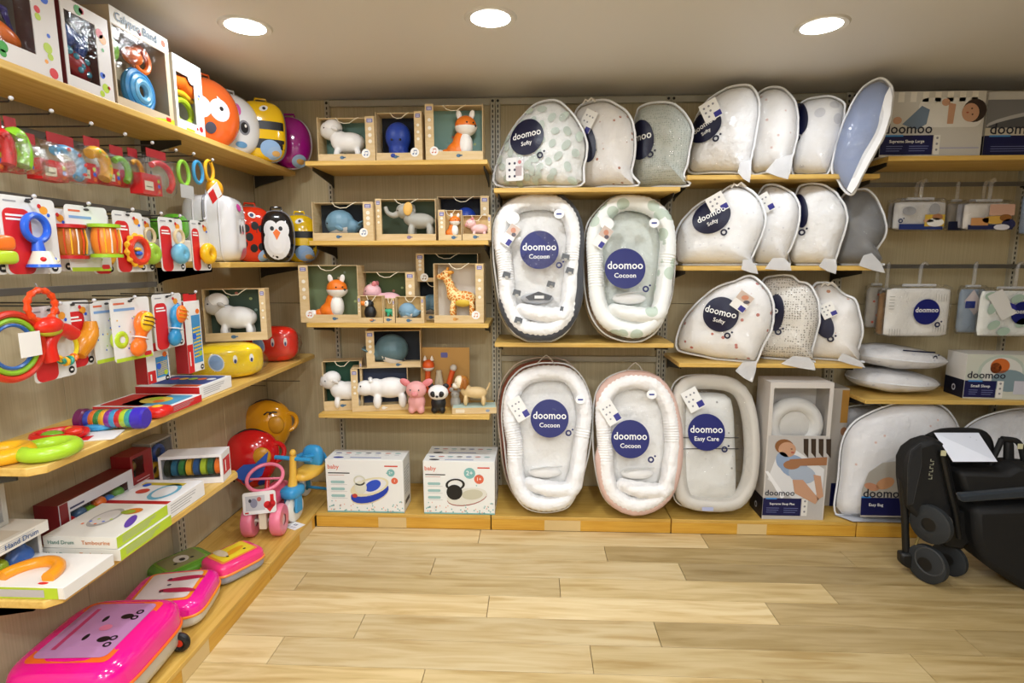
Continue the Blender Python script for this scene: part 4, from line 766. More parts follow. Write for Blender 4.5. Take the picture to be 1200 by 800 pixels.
def t2(r, W, h, d, w):
    b = B(); b.ell((W*.36, .05, h*.66), (.03, .02, .035), PLA('2f58b0')).ell((W*.5, .05, h*.68), (.045, .02, .02), PLA('2f58b0'), R=(0, .4, 0)).ell((W*.66, .05, h*.6), (.02, .02, .045), PLA('2f58b0'), R=(0, .3, 0)); b.emit('blue_fish_toy', r); B().ell((W*.16, .05, h*.7), (.012, .02, .04), PLA(YEL)).emit('yellow_toy', r)
    B().ell((W*.5, .05, h*.34), (.06, .03, .04), PLA('a81c2c'), R=(0, .5, 0)).emit('ladybird_toy', r)
    for x, z in ((.38, .42), (.5, .33), (.6, .4), (.62, .26), (.45, .28)): B().ell((W*x, .024, h*z), (.01, .006, .01), PLA('3f9ab8')).emit('spot', r)
    B().ell((W*.28, .045, h*.47), (.025, .02, .018), PLA('3f9ab8')).emit('ladybird_head', r)
winbox('white dotted toy box with blue fish and ladybird toys, second on the top shelf', -.21, -1.605, -1.42, LZ1, .262, .12, 'dedad8', (.06, .7, .14, .86), t2, '6a2a2a', dots=11)
def t3(r, W, h, d, w):
    for i, (R, c) in enumerate(((.068, '2f8fd0'), (.05, '48a8e0'), (.034, '7cc4ec'))): B().torus((W*.6, .05-.006*i, h*.3), R, .014, PLA(c), 28, 8, (pi/2, 0, 0)).emit('blue_ring', r)
    B().torus((W*.66, .045, h*.66), .042, .011, PLA(ORG), 24, 8, (pi/2, 0, 0)).emit('orange_ring', r); B().ell((W*.52, .045, h*.66), (.045, .025, .03), PLA(ORG)).emit('orange_shaker', r)
    B().ell((W*.14, .05, h*.62), (.04, .03, .045), PLA('7fc43c')).emit('green_shaker', r)
def d3(g, W, h): g.rect(0, h*.83, W, h, P('e6e6e2'), 1); g.poly([(W*.62, 0), (W, 0), (W, h*.07), (W*.62, h*.02)], P(LIME), 1); g.rect(W*.84, h*.03, W*.93, h*.075, P(RED), 2); g.disc(W*.9, h*.92, .012, .012, P('d8684a'), 2)
winbox('kraft toy box of blue rings and orange shaker with blue title lettering', -.215, -1.40, -1.105, LZ1, .322, .12, 'c9b79a', (.02, .92, .1, .82), t3, inside='a89878', dots=4, txt=('Calypso Band', .42, .915, .038, '17506e'), deco=d3)
def t4(r, W, h, d, w):
    B().tube([(W*.1, .04, h*.66), (W*.5, .035, h*.72), (W*.85, .04, h*.6)], .03, PLA(ORG)).emit('orange_toy', r); B().tube([(W*.1, .035, h*.54), (W*.5, .03, h*.55), (W*.85, .035, h*.5)], .012, PLA(YEL)).emit('yellow_band', r)
    B().torus((W*.5, .035, h*.3), .045, .012, PLA(LIME), 24, 8, (pi/2, 0, 0), sx=1.3).emit('lime_ring', r)
winbox('white toy box with orange and lime toys beside the fox case', -.215, -1.085, -.90, LZ1, .285, .11, 'e2e2e0', (.08, .7, .14, .78), t4, inside='b8b4a8', dots=3, deco=lambda g, W, h: (g.disc(W*.62, h*.78, .025, .025, P('f8e8e0'), 1), g.rect(W*.3, h*.02, W*.6, h*.05, P(LIME), 1), g.disc(W*.85, h*.1, .012, .012, P(RED), 1)))
# animal cases: rounded shells with printed faces
def case(label, u, v, X, z, a, b, c, col, rz, kind, e=.62, loc=None, name='animal_case', cat='case'):
    p = at(u, v, X=X) if loc is None else Vector(loc); r = root(name, label, cat, (p.x, p.y, z+.001), rz); n = 2/e; m = M(col, 'gloss'); cz = c
    def mp(x, zz, h):
        q = max(0, 1-abs(x/a)**n-abs((zz-cz)/c)**n); return (x, -(b*q**(1/n))-.0008-h, zz)
    B().ell((0, 0, cz), (a, b, c), m, 36, 24, e=e).emit('shell', r)
    B().tube([(a*1.002*math.copysign(abs(cos(t))**e, cos(t)), .01, cz+c*1.002*math.copysign(abs(sin(t))**e, sin(t))) for t in [i*pi/24 for i in range(48)]], .005, M('8a8a90' if kind != 'purple' else 'c9b8cc', 'plastic'), 6, closed=True).emit('seam_zip', r)
    g = G(mp, .0008); K = P('17171a'); W_ = P('f4f2f0')
    D = lambda x, zz, rx, rz_, mm, l=1, rot=0: g.disc(x*a, cz+zz*c, rx, rz_, mm, l, rot, rings=3)
    if kind == 'fox': D(.1, .05, .05, .05, W_); D(.15, .1, .01, .01, K, 2); D(-.5, .05, .05, .05, W_); D(-.2, -.5, .025, .025, P('4a4a58'), 2); g.poly([mp_ for mp_ in [(a*.05, cz+c*.45), (a*.35, cz+c*.25), (a*.05, cz+c*.3)]], W_, 1)
    if kind == 'bunny': D(.2, -.1, .03, .036, P('8a8c94')); D(.2, -.1, .02, .026, K, 2); D(.24, -.04, .006, .008, W_, 3); D(.0, .45, .018, .03, P('d858b0')); D(.1, -.65, .03, .015, P('6fa8dc'))
    if kind == 'bee':
        for z0, z1 in ((-.62, -.30), (.02, .3)):
            k = 16
            for i in range(k):
                x0, x1 = -.9+1.8*i/k, -.9+1.8*(i+1)/k; g.poly([(a*x0, cz+c*z0), (a*x1, cz+c*z0), (a*x1, cz+c*z1), (a*x0, cz+c*z1)], K, 1)
        D(.1, .72, .022, .014, W_, 2, .4); D(.12, .72, .008, .008, K, 3); D(.3, -.62, .05, .045, P('8fb4e0'), 3)
    if kind == 'bee' or kind == 'purple' or kind == 'ladybird': D(.45, -.75, .04, .03, P('9ab8dc'), 4, .6); D(.52, -.77, .02, .014, P('d8a860'), 5)
    if kind == 'ladybird':
        for x, zz in ((-.45, .2), (.35, .2), (-.3, -.1), (.0, .3), (.3, -.45), (-.1, -.5), (.6, -.15), (-.6, -.35)): D(x, zz, .019, .022, K)
        g.poly([(a*.08-.002, cz-c*.8), (a*.08+.002, cz-c*.8), (a*.08+.002, cz+c*.2), (a*.08-.002, cz+c*.2)], K, 1); D(-.1, .68, .02, .015, W_, 1, -.4); D(-.12, .68, .01, .01, P('2a3a6a'), 2)
    if kind == 'penguin': D(-.32, .25, .036, .05, P('e6e6e8')); D(.32, .25, .036, .05, P('e6e6e8')); D(0, -.25, .066, .09, P('e6e6e8')); D(-.25, .3, .01, .012, K, 2); D(.25, .3, .01, .012, K, 2); g.poly([(-.018, cz+.02), (0, cz-.02), (.02, cz+.02), (0, cz+.04)], P(ORG), 3)
    if kind == 'cat': D(-.15, .0, .01, .022, K); D(.2, .0, .01, .022, K); D(-.1, .65, .03, .018, P('d840a0')); D(.1, -.1, .008, .006, P('e86a8a'), 2); D(.3, -.75, .04, .03, P('c85a78'))
    if kind == 'cat':
        for yy, kk in ((-.055, .985), (.0, 1.012), (.055, .985)): B().tube([(a*kk*math.copysign(abs(cos(t))**e, cos(t)), yy, cz+c*kk*math.copysign(abs(sin(t))**e, sin(t))) for t in [i*pi/24 for i in range(48)]], .004, M('dcdce2', 'plastic'), 6, closed=True).emit('shell_rib', r)
    g.emit(r)
    B().tube([(-.03, .02, cz+c*.97), (-.025, .02, cz+c+.02), (.025, .02, cz+c+.02), (.03, .02, cz+c*.97)], .006, m, 8).emit('handle', r)
    return r
case('orange animal case with white fox cheeks, first of the rounded cases on the top shelf', 246, 160, -.31, LZ1, .15, .07, .155, 'ee6a2c', radians(62), 'fox', e=.95)
case('white rounded case with big printed eye behind the orange fox case', 274, 170, -.31, LZ1, .14, .065, .15, 'eef0f4', radians(55), 'bunny', e=.95)
case('yellow and black striped bee case on the top shelf', 0, 0, 0, LZ1, .115, .06, .15, 'f4c714', radians(28), 'bee', e=.6, loc=(at(309, 183, Y=-.36).x, -.36, 0))
case('shiny magenta purple case at the corner end of the top shelf', 0, 0, 0, LZ1, .115, .065, .14, 'a3128c', radians(12), 'purple', e=.9, loc=(at(341, 190, Y=-.14).x, -.14, 0))
z2 = LZ2
case('white cat suitcase with pink bow, left on the short corner shelf', 256, 310, -.31, z2, .115, .115, .155, 'e6e6ea', radians(102), 'cat', e=.4)
case('red ladybird backpack with black spots on the corner shelf', 298, 308, -.32, z2, .10, .06, .148, 'e23418', radians(42), 'ladybird', e=.62)
case('black and white penguin backpack on the corner shelf', 0, 0, 0, z2, .085, .055, .138, '1c1c20', radians(22), 'penguin', e=.75, loc=(at(327, 308, Y=-.33).x, -.33, 0))
case('yellow striped bee backpack at the corner end of the short shelf', 0, 0, 0, z2, .10, .06, .135, 'f2c81a', radians(14), 'bee', e=.7, loc=(at(353, 307, Y=-.15).x, -.15, 0))
g_ = M('5aa82a', 'gloss')
r = lroot('green_toy', 'bright green toy behind the hanging cards beside the white cat suitcase', 'toy', -.36, -1.01, z2+.14); B().ell((0, 0, .0), (.06, .05, .05), g_, e=.7).ell((.07, .0, .01), (.05, .05, .06), g_, e=.7).emit('body', r, remesh=.006)
B().box(-.05, -.04, -.139, .11, .04, -.045, P('e8e4dc')).emit('box', r, bevel=.003)
# hanging rows: rails, hooks, cards
GREYM = M('6a6864', 'plastic', r=.4)
for zz, lb in ((1.91, 'dark hook rail of the top row of hanging rattles'), (1.695, 'grey hook rail of the card row with blue magnifier rattle'), (1.395, 'grey hook rail of the card row with orange shaker')):
    tag(B().box(XL+.032, -1.94, zz-.012, XL+.046, -.985, zz+.012, GREYM).emit('hook_rail', bevel=.002), lb, 'rail')
def hook(label, Y, z, X1=-.16, group='display hooks'):
    r = root('display_hook', label, 'hook', (XL, Y, z), 0, group); B().tube([(.046, 0, 0), (X1-XL, 0, 0), (X1-XL+.008, 0, .006)], .0025, M('4a4a4c', 'metal'), 6).emit('rod', r); B().ell((X1-XL+.009, 0, .008), .006, M('c8c8cc', 'plastic'), 10, 6).emit('end_ball', r); return r
AGE = lambda g, u, v: (g.disc(u, v, .011, .011, BLACK, 2, seg=14), g.rect(u-.005, v-.003, u+.005, v+.003, WHITE, 3))
def card(label, y0, y1, z0, z1, X, style, toy=None, twist=0, split=.5):
    r = lroot('toy_card', label, 'toy card', X, y0, z0, pi/2+twist); W, H = y1-y0, z1-z0
    B().prism(rrect(0, 0, W, H, .012), 0, .0016, P('e2e1df')).emit('card', r)
    g = G(plane_front(0))
    if style == 'red':
        g.poly(rrect(W*.04, 0, W*split, H*.84, .02 if split > .3 else .006), P(RED), 1); g.rect(W*.09, H*.74, W*split*.8, H*.765, WHITE, 2); g.rect(W*.09, H*.69, W*split*.9, H*.715, WHITE, 2); g.rect(W*.08, H*.92, W*.3, H*.94, P('9a9aa0'), 1)
        g.disc(W*.78, H*.85, .013, .011, P('f0a030'), 1); g.disc(W*.7, H*.9, .006, .006, P(RED), 2); g.disc(W*.86, H*.79, .005, .005, P(BLUE), 2); AGE(g, W*.87, H*.08)
    else:
        g.rect(W*.03, 0, W*.97, H*.06, P(LIME), 1); rn = random.Random(7)
        for i in range(18): g.disc(rn.uniform(.1, .9)*W, rn.uniform(.1, .75)*H, .003, .003, P(rn.choice([BLUE, 'a8c85a', 'e8b84a', '8a8ad0'])), 1, seg=6)
        g.rect(W*.08, H*.8, W*.6, H*.84, P('7fa4d4'), 1); g.rect(W*.08, H*.9, W*.35, H*.93, P('d86a4a'), 1); g.poly(rrect(W*.74, H*.03, W*.94, H*.1, .005), P(RED), 2)
    g.disc(W*.5, H*.945, .01, .004, P('3a3a3c'), 2, seg=10)
    g.emit(r)
    if toy: toy(r, W, H)
    return r
def shk(c1, c2, ang=.35, k=1.0):      # two-lobed shaker with domed window
    def f(r, W, H):
        T = Matrix.Translation((W*.6, -.016, H*.4)) @ Matrix.Rotation(ang, 4, 'Y'); B(T).ell((0, 0, .04*k), (.036*k, .02, .045*k), PLA(c1)).ell((0, 0, -.045*k), (.03*k, .02, .033*k), PLA(c1)).ell((0, 0, 0), (.02*k, .016, .04*k), PLA(c1)).emit('shaker', r, remesh=.0045)
        B(T).ell((0, -.014, .045*k), (.027*k, .016, .034*k), PLA(c2)).emit('shaker_window', r)
        for i in range(3): B(T).tube([(-.026*k, -.024, (.03+.014*i)*k), (0, -.033, (.032+.014*i)*k), (.026*k, -.024, (.03+.014*i)*k)], .002, PLA('5a3020' if c1 == ORG else 'e0a020'), 5).emit('window_rib', r)
        B(T).torus((0, 0, -.012), .024*k, .0025, M('e8e8e8', 'plastic'), 16, 5).emit('tie', r)
    return f
def magn(r, W, H):
    m = PLA(BLUE); B().torus((W*.5, -.016, H*.6), .034, .0095, m, 26, 9, (pi/2, 0, 0)).emit('ring_handle', r); B().tube([(W*.5, -.016, H*.44), (W*.5, -.016, H*.3)], [.012, .016], m).emit('neck', r)
    B().lathe([(.02, 0), (.034, -.035)], PLA('d8d8c8'), (W*.5, -.025, H*.3)).emit('bead_chamber', r)
    for i in range(6): B().ell((W*.5-.02+.008*i, -.045, H*.3-.022-.004*(i % 2)), .007, PLA([RED, YEL, LIME, ORG, BLUE, 'e8d8b0'][i]), 8, 6).emit('bead', r)
    B().lathe([(0, 0), (.036, 0), (.038, -.008), (0, -.012)], m, (W*.5, -.025, H*.3-.035)).emit('foot', r)
def drum(c1, c2):
    def f(r, W, H):
        x, zc = W*.6, H*.47; B().lathe([(.03, -.04), (.036, -.02), (.038, 0), (.036, .02), (.03, .04)], PLA(c2), (x, -.042, zc), 20).emit('barrel', r)
        for s in (-1, 1): B().lathe([(0, -.005), (.042, -.005), (.042, .005), (0, .005)], PLA(c1), (x, -.042, zc+s*.045), 22).emit('end_disc', r)
        for i in range(7): a = -pi/2+(i-3)*.4; B().tube([(x+.037*cos(a), -.042+.037*sin(a), zc-.036), (x+.041*cos(a), -.042+.041*sin(a), zc), (x+.037*cos(a), -.042+.037*sin(a), zc+.036)], .002, PLA(['d84a2a', YEL, 'e8e0d0'][i % 3]), 5).emit('barrel_rib', r)
    return f
def tamb(r, W, H):
    x, zc = W*.62, H*.36; B().torus((x, -.016, zc), .04, .011, PLA('e03a1c'), 30, 9, (pi/2, 0, 0)).emit('red_rim', r); B().torus((x, -.012, zc), .05, .007, PLA(YEL), 48, 7, (pi/2, 0, 0), fn=lambda t: 1+.5*sin(t*2*pi*12)).emit('scalloped_edge', r)
    B().lathe([(0, 0), (.03, 0)], PLA('b8c0cc'), (x, -.012, zc), 20, (pi/2, 0, 0)).emit('mirror', r); B().ell((x-.008, -.022, zc-.01), (.014, .008, .008), PLA(BLUE)).emit('bead', r); B().ell((x-.012, -.022, zc+.004), (.014, .008, .007), PLA(YEL)).emit('bead', r)
def pear(c, ring='d8c49a'):
    def f(r, W, H): x = W*.6; B().torus((x, -.02, H*.33), .018, .022, PLA(c), 24, 10, (pi/2, 0, 0)).emit('teether', r); B().torus((x, -.02, H*.33+.062), .026, .006, PLA(ring), 22, 7, (pi/2, 0, 0)).emit('ring', r)
    return f
def donut(c, R=.026, rr=.018):
    def f(r, W, H): B().torus((W*.62, -.02, H*.34), R, rr, PLA(c), 26, 10, (pi/2, 0, 0)).emit('donut_teether', r)
    return f
def bird(r, W, H):
    m = PLA('d8281c'); B().tube(smoothloop([(W*.25, -.02, H*.28), (W*.22, -.02, H*.5), (W*.42, -.02, H*.66), (W*.66, -.02, H*.66), (W*.86, -.02, H*.58)], 4, False), .02, m).emit('curved_teether', r)
    B().torus((W*.62, -.02, H*.42), .04, .006, PLA('e8d02a'), 26, 7, (pi/2, 0, 0)).emit('ring', r)
    for i in range(5): t = radians(215+22*i); B().torus((W*.62+.04*cos(t), -.02, H*.42+.04*sin(t)), .01, .005, PLA([YEL, '2a9a8a', YEL, '2a9a8a', ORG][i]), 12, 6, (0, t, 0)).emit('bead_ring', r)
def bnn(c):
    def f(r, W, H): B().tube(smoothloop([(W*.3, -.02, H*.2), (W*.5, -.02, H*.35), (W*.75, -.02, H*.5), (W*.8, -.02, H*.68)], 4, False), [.022, .024, .026, .028, .03, .03, .028, .026, .024, .022, .02, .018, .016], PLA(c)).emit('shaker', r)
    return f
for Y, wh in ((-1.86, 'the blue magnifier card'), (-1.68, 'the green ended drum card'), (-1.5, 'the round mirror rattle card'), (-1.36, 'the lime ring teether card'), (-1.255, 'the light blue teether card'), (-1.1, 'the yellow donut card')): hook('thin steel peg holding '+wh, Y, 1.65+.005, -.135, 'pegs of the middle card row')
card('toy card with orange and lime vehicle at the left picture edge, middle row', -2.04, -1.93, 1.455, 1.655, -.155, 'red', lambda r, W, H: (B().ell((W*.75, -.02, H*.4), (.03, .015, .02), PLA(ORG), e=.6).emit('orange_body', r), B().ell((W*.75, -.02, H*.22), (.034, .015, .018), PLA(LIME), e=.6).emit('lime_base', r)), split=.5)
card('red and white card with a blue magnifier shaped bead rattle', -1.94, -1.775, 1.455, 1.66, -.15, 'red', magn, split=.52)
card('card with a red and amber drum rattle behind the magnifier card', -1.79, -1.68, 1.46, 1.645, -.20, 'red', drum('b82024', 'b86a20'), split=.35)
card('white card with green ended drum rattle, slightly tilted', -1.745, -1.605, 1.46, 1.655, -.148, 'white', drum('9ac82c', 'e88a30'), radians(-6))
card('dark red card mostly behind the tambourine card', -1.61, -1.53, 1.45, 1.645, -.19, 'red', bnn(YEL), split=.96)
card('card with a round red and yellow mirror rattle', -1.565, -1.43, 1.455, 1.655, -.148, 'red', tamb, split=.5)
card('card with a lime ring teether between two other cards', -1.43, -1.34, 1.455, 1.648, -.185, 'red', pear('9cc43a'), split=.5)
card('card with a light blue round teether on a wooden ring', -1.35, -1.215, 1.455, 1.652, -.148, 'red', pear('6fb4d2'), split=.48)
card('card with a small green teether behind the yellow donut card', -1.235, -1.17, 1.455, 1.645, -.185, 'red', donut('8cc030', .016, .012), split=.5)
card('narrow card with a yellow donut teether', -1.165, -1.045, 1.455, 1.655, -.148, 'red', donut('f2bc1c'), split=.42)
for Y, wh in ((-1.82, 'the red curved teether card'), (-1.70, 'the amber shaker card'), (-1.53, 'the yellow and orange shaker card'), (-1.34, 'the blue and orange shaker card'), (-1.2, 'the tall xylophone box')): hook('thin steel peg holding '+wh, Y, 1.365, -.135, 'pegs of the lower card row')
card('red card with a red curved teether and coloured bead ring', -1.90, -1.755, 1.155, 1.365, -.15, 'red', bird, radians(3), split=.55)
card('red card with an amber shaker, behind the curved teether card', -1.765, -1.64, 1.165, 1.37, -.195, 'red', bnn('d88a1c'), split=.8)
card('white card with lime toy mostly hidden behind the orange shaker card', -1.66, -1.53, 1.165, 1.365, -.175, 'white', donut(LIME, .02, .014))
card('white card with a yellow and orange two lobed shaker', -1.615, -1.455, 1.16, 1.37, -.148, 'white', shk(ORG, 'f0c020', .35), radians(-5))
card('red and white card with a blue and orange two lobed shaker', -1.42, -1.26, 1.17, 1.372, -.148, 'red', shk('2f8fc4', ORG, .3), split=.45)
# rainbow hanging toy
r = lroot('ring_toy', 'red and green ring toy with beaded hoop at the left picture edge', 'toy', -.13, -1.97, 1.18)
B().torus((0, 0, .09), .085, .009, PLA('c8321e'), 40, 8, (pi/2, 0, 0)).emit('red_arc', r); B().torus((0, 0, .09), .069, .007, PLA('8ab82a'), 36, 8, (pi/2, 0, 0)).emit('green_arc', r); B().torus((0, 0, .09), .056, .005, PLA('2f62a8'), 32, 6, (pi/2, 0, 0)).emit('blue_arc', r)
B().torus((.085, -.01, .19), .042, .008, PLA('e04818'), 36, 8, (pi/2, 0, 0), fn=lambda t: 1+.25*sin(t*2*pi*12)).emit('beaded_hoop', r); B().ell((.095, -.015, .135), (.04, .025, .024), PLA('e02c1a')).emit('red_body', r); B().ell((.10, -.012, .118), (.034, .02, .014), PLA('b8b42a')).emit('lime_underside', r)
B().box(.0, -.02, .06, .06, -.018, .125, P('e8e4de')).emit('hang_tag', r); B().tube([(.085, -.01, .232), (.085, 0, .25)], .002, GREYM, 5).emit('loop', r)
# tall red boxes hanging
def xylo(label, y0, y1, z0, z1, X, d):
    r = lroot('toy_box', label, 'toy box', X, y0, z0); W, H = y1-y0, z1-z0; B().box(0, 0, 0, W, d, H, P('efeeec')).emit('carton', r, bevel=.001); B().box(W*.1, .004, H, W*.9, .007, H+.03, P(RED)).emit('hanging_flap', r)
    g = G(plane_front(0)); g.rect(0, 0, W*.35, H*.4, P(RED), 1); g.rect(W*.38, H*.12, W*.94, H*.8, P('3f8fc8'), 1)
    for i in range(9): g.poly([(W*.42, H*(.2+.05*i)), (W*.9, H*(.215+.05*i)), (W*.9, H*(.235+.05*i)), (W*.42, H*(.22+.05*i))], P('e8c83a'), 2)
    g.disc(W*.5, H*.5, .012, .012, P(BLUE), 3); g.disc(W*.8, H*.85, .012, .01, P(ORG), 3); g.disc(W*.8, H*.25, .01, .01, P(LIME), 3); AGE(g, W*.85, H*.05); g.rect(W*.1, H*.1, W*.16, H*.3, WHITE, 2); g.emit(r)
    G(plane_left(0)).rect(0.0, 0, d, H, P(DR), 1).emit(r, 'side_print')
xylo('tall narrow red and white box picturing a blue xylophone, beside the boxed sheep', -1.245, -1.145, 1.05, 1.335, -.15, .05)
xylo('lower red box with blue picture under the blue shaker card', -1.42, -1.30, 1.045, 1.16, -.19, .045)
# top hanging row in clear bags
def pouch(label, u0, u1, v0, v1, X, toy=None, header=True, red=True, sticker=True):
    a, b2 = at(u0, v1, X=X), at(u1, v1, X=X); H = at(u0, v0, X=X).z-a.z; W = b2.y-a.y
    r = lroot('toy_pouch', label, 'toy pack', X, a.y, a.z)
    if header: B().box(W*.2, .0, H, W*.8, .002, H+.03, P(DR)).emit('header_tab', r)
    bx = B()
    if red: bx.box(.004, .004, .002, W*.62, .05, H*.55, P(RED)).emit('red_sleeve', r); g = G(plane_front(.004)); [g.disc(W*.53, H*(.12+.14*i), .007, .007, P([ORG, BLUE, LIME][i]), 1, seg=10) for i in range(3)]; (g.rect(W*.1, H*.12, W*.36, H*.36, P('e6e0c8'), 1), g.rect(W*.14, H*.2, W*.32, H*.23, P('8a846a'), 2)) if sticker else 0; g.emit(r)
    if toy: toy(r, W, H)
    q = B(); n = 7; v = []; f = []
    for i in range(n+1):
        for j in range(n+1):
            s, t = i/n, j/n; v.append((W*s, -.03*sqrt(max(0, (1-(2*s-1)**4)*(1-(2*t-1)**4)))-.002+.004*noise.noise((s*5, t*5, u0)), H*1.02*t))
    for i in range(n):
        for j in range(n): k = i*(n+1)+j; f.append((k, k+n+1, k+n+2, k+1))
    q.add(v, f, M('ffffff', 'film', g=.6, b=.03)).emit('clear_bag', r); return r
def arc(c, th=.016, sp=None, hh=.8):
    def f(r, W, H):
        B().tube([(W*(.5+.38*sin(t)), -.008, H*(.08+hh*.5+hh*.5*-cos(t)*-1)) for t in [radians(-40+i*20) for i in range(10)]], th, PLA(c)).emit('toy', r)
        if sp: [B().ell((W*(.5+.38*sin(t)), -.022, H*(.08+hh*.5+hh*.5*cos(t))), .006, PLA(sp), 8, 6).emit('spot', r) for t in (0, .7, 1.4, 2.1)]
    return f
for Y, wh in ((-1.86, 'leftmost of the top hanging row'), (-1.74, 'holding the blue and red dotted toy pack'), (-1.6, 'left of the yellow banana shaped toy pack'), (-1.46, 'holding the lime handled toy pack'), (-1.33, 'holding the small pack near the upright'), (-1.2, 'holding the red handled rattle pack')): hook('thin steel peg '+wh, Y, 1.905, -.165, 'pegs of the top hanging row')
hp = [('clear pack with red toy at the left picture edge, top hanging row', -6, 12, 150, 200, arc(RED)), ('clear pack with a lime rounded toy, top hanging row', 8, 30, 150, 201, arc('8ccc2a', .02)),
      ('clear pack with dark red sleeve left of the blue toy pack', 28, 50, 168, 203, None), ('clear pack with red sleeve, price sticker and blue red dotted toy', 50, 100, 165, 210, arc('3f9fd0', .014, RED)),
      ('clear pack with a yellow banana shaped toy and lime middle', 97, 127, 170, 213, arc(YEL, .018, 'a8c83a')), ('clear pack with lime handle and orange foot', 128, 152, 180, 216, arc('7cc428', .011)), ('small clear pack with yellow bits behind, near the upright', 150, 168, 183, 219, arc(YEL, .008))]
for a in hp: pouch(a[0], a[1], a[2], a[3], a[4], -.2, a[5])
pouch('clear pack with red handled rattle hanging near the corner end of the row', 168, 205, 182, 227, -.16, arc('e02a28', .011))
def ringtoy(label, u, v, c, R, drop=0, X=-.15):
    p = at(u, v, X=X); r = lroot('teether', label, 'teether', p.x, p.y, p.z-R-.001); B().torus((0, 0, R), R, .007, PLA(c), 24, 8, (pi/2, 0, 0), sx=.7).emit('ring', r); return r, p
r, p = ringtoy('lime green ring teether hanging with a grey tag', 215, 203, '8cc63c', .045); B().box(-.04, -.01, -.05, .04, -.008, .0, P('b4b4b2')).emit('hang_tag', r)
ringtoy('small blue ring hanging between lime ring and yellow teether', 232, 202, '3f97c8', .042)
r, p = ringtoy('yellow pear shaped teether with red and white tag at the row end', 245, 200, 'f0b420', .04); B().ell((.03, 0, -.03), (.042, .03, .042), PLA('f0a81c')).emit('body', r)
Tt = Matrix.Translation((-.03, -.035, -.055)) @ Matrix.Rotation(-.6, 4, 'Y'); B(Tt).box(-.045, 0, -.028, .045, .002, .028, P('ecebea')).emit('hang_tag', r); B(Tt).box(-.044, -.0015, -.026, .0, -.0005, .02, P(RED)).emit('tag_print', r); hook('thin steel peg holding the yellow teether near the corner', p.y, 1.905, -.14)
hook('thin steel peg holding the lime ring teether', -1.13, 1.905, -.14)
# --- long shelf: loose toys and flat boxes ---
Z3 = LZ3
def ring_flat(label, u, v, c, R, rr, slot=None, name='ring_teether'):
    p = at(u, v, Z=Z3+rr); r = root(name, label, 'teether', (p.x, p.y, Z3+.001)); B().torus((0, 0, rr), R, rr, PLA(c), 32, 12).emit('ring', r)
    if slot: B().ell((R*.5, -R*.95, rr), (.02, .012, .008), PLA(slot)).emit('slot_window', r)
    return r
ring_flat('glossy yellow ring teether at the left picture edge on the long shelf', 6, 531, 'f2b41c', .048, .022)
ring_flat('glossy lime green ring rattle with red slot on the long shelf', 58, 526, 'a4cc2c', .058, .021, 'd83a1c')
ring_flat('glossy light blue ring teether behind the red packed teether', 122, 496, '3f9fd4', .048, .014)
p = at(95, 514, Z=Z3); r = root('packed_teether', 'red framed teether lying on its white and red card', 'teether', (p.x-.03, p.y, Z3+.001), radians(20)); B().prism(rrect(-.12, -.05, .13, .05, .01), 0, .003, P('e8e6e4'), 'z').emit('card', r)
G(plane_top(.003)).rect(-.05, -.048, .06, .0, P(RED)).emit(r); B().torus((-.03, 0, .018), .05, .011, PLA('d8201c'), 30, 8, sx=1.35).emit('red_frame', r); B().ell((-.05, .0, .018), (.03, .02, .012), PLA('7ab02a')).emit('lime_bead', r); B().ell((.02, -.03, .03), (.025, .018, .014), PLA('d8301c')).emit('red_bead', r); B().ell((.005, -.02, .034), (.012, .012, .01), PLA(YEL)).emit('yellow_bead', r)
pa, pb = at(92, 492, Z=Z3+.035), at(172, 490, Z=Z3+.035); r = root('rolling_rattle', 'purple ended see-through cylinder rattle with rainbow rings on the long shelf', 'rattle', (pa.x, pa.y, Z3+.001), atan2(pb.y-pa.y, pb.x-pa.x)); L = (pb-pa).length
for x0, x1, c in ((0, .03, '6a1a50'), (L-.04, L, '3a28b0')): B().lathe([(0, x0), (.03, x0), (.036, x0+.005), (.036, x1-.005), (.03, x1), (0, x1)], PLA(c), (0, 0, .036), 24, (0, pi/2, 0)).emit('end_cap', r)
n_ = 9
for i in range(n_): x = .03+(L-.07)*i/n_; B().lathe([(.029, x), (.031, x+.003), (.031, x+(L-.07)/n_-.002), (.029, x+(L-.07)/n_)], PLA(['2a4ac0', ORG, '2a8a4a', YEL, '8a2a9a', '3f9fd0', RED, LIME, '30a0a0'][i]), (0, 0, .036), 20, (0, pi/2, 0)).emit('colour_ring', r)
B().lathe([(.034, .03), (.034, L-.04)], M('ffffff', 'film', g=.5, b=.002), (0, 0, .036), 24, (0, pi/2, 0)).emit('clear_tube', r)
p = at(185, 482, Z=Z3+.02); r = root('red_disc_toy', 'red rounded toy lying behind the rainbow cylinder', 'toy', (p.x, p.y, Z3+.001)); B().ell((0, 0, .02), (.045, .045, .02), PLA('d8221c'), e=.7).emit('body', r); B().ell((0, 0, .036), (.02, .02, .008), PLA(YEL)).emit('button', r)
def flatbox(label, X0, X1, Y0, Y1, z, h, top, side, front, art, rz=0, name='flat_toy_box'):
    r = root(name, label, 'toy box', (X0, Y0, z+.001), rz); W, D = X1-X0, Y1-Y0; b = B(); b.box(0, 0, 0, W, D, h, P(top)); b.emit('carton', r, bevel=.001)
    G(plane_right(W)).rect(0.001, .001, D-.001, h-.001, P(side), 1).lines(D*.1, h*.8, D*.8, 4, h*.16, P('a8a8ac'), h*.05, 2).emit(r, 'side_print'); G(plane_front(0)).rect(0.001, .001, W-.001, h-.001, P(front), 1).emit(r, 'front_print')
    g = G(plane_top(h)); art(g, W, D); g.emit(r); return r
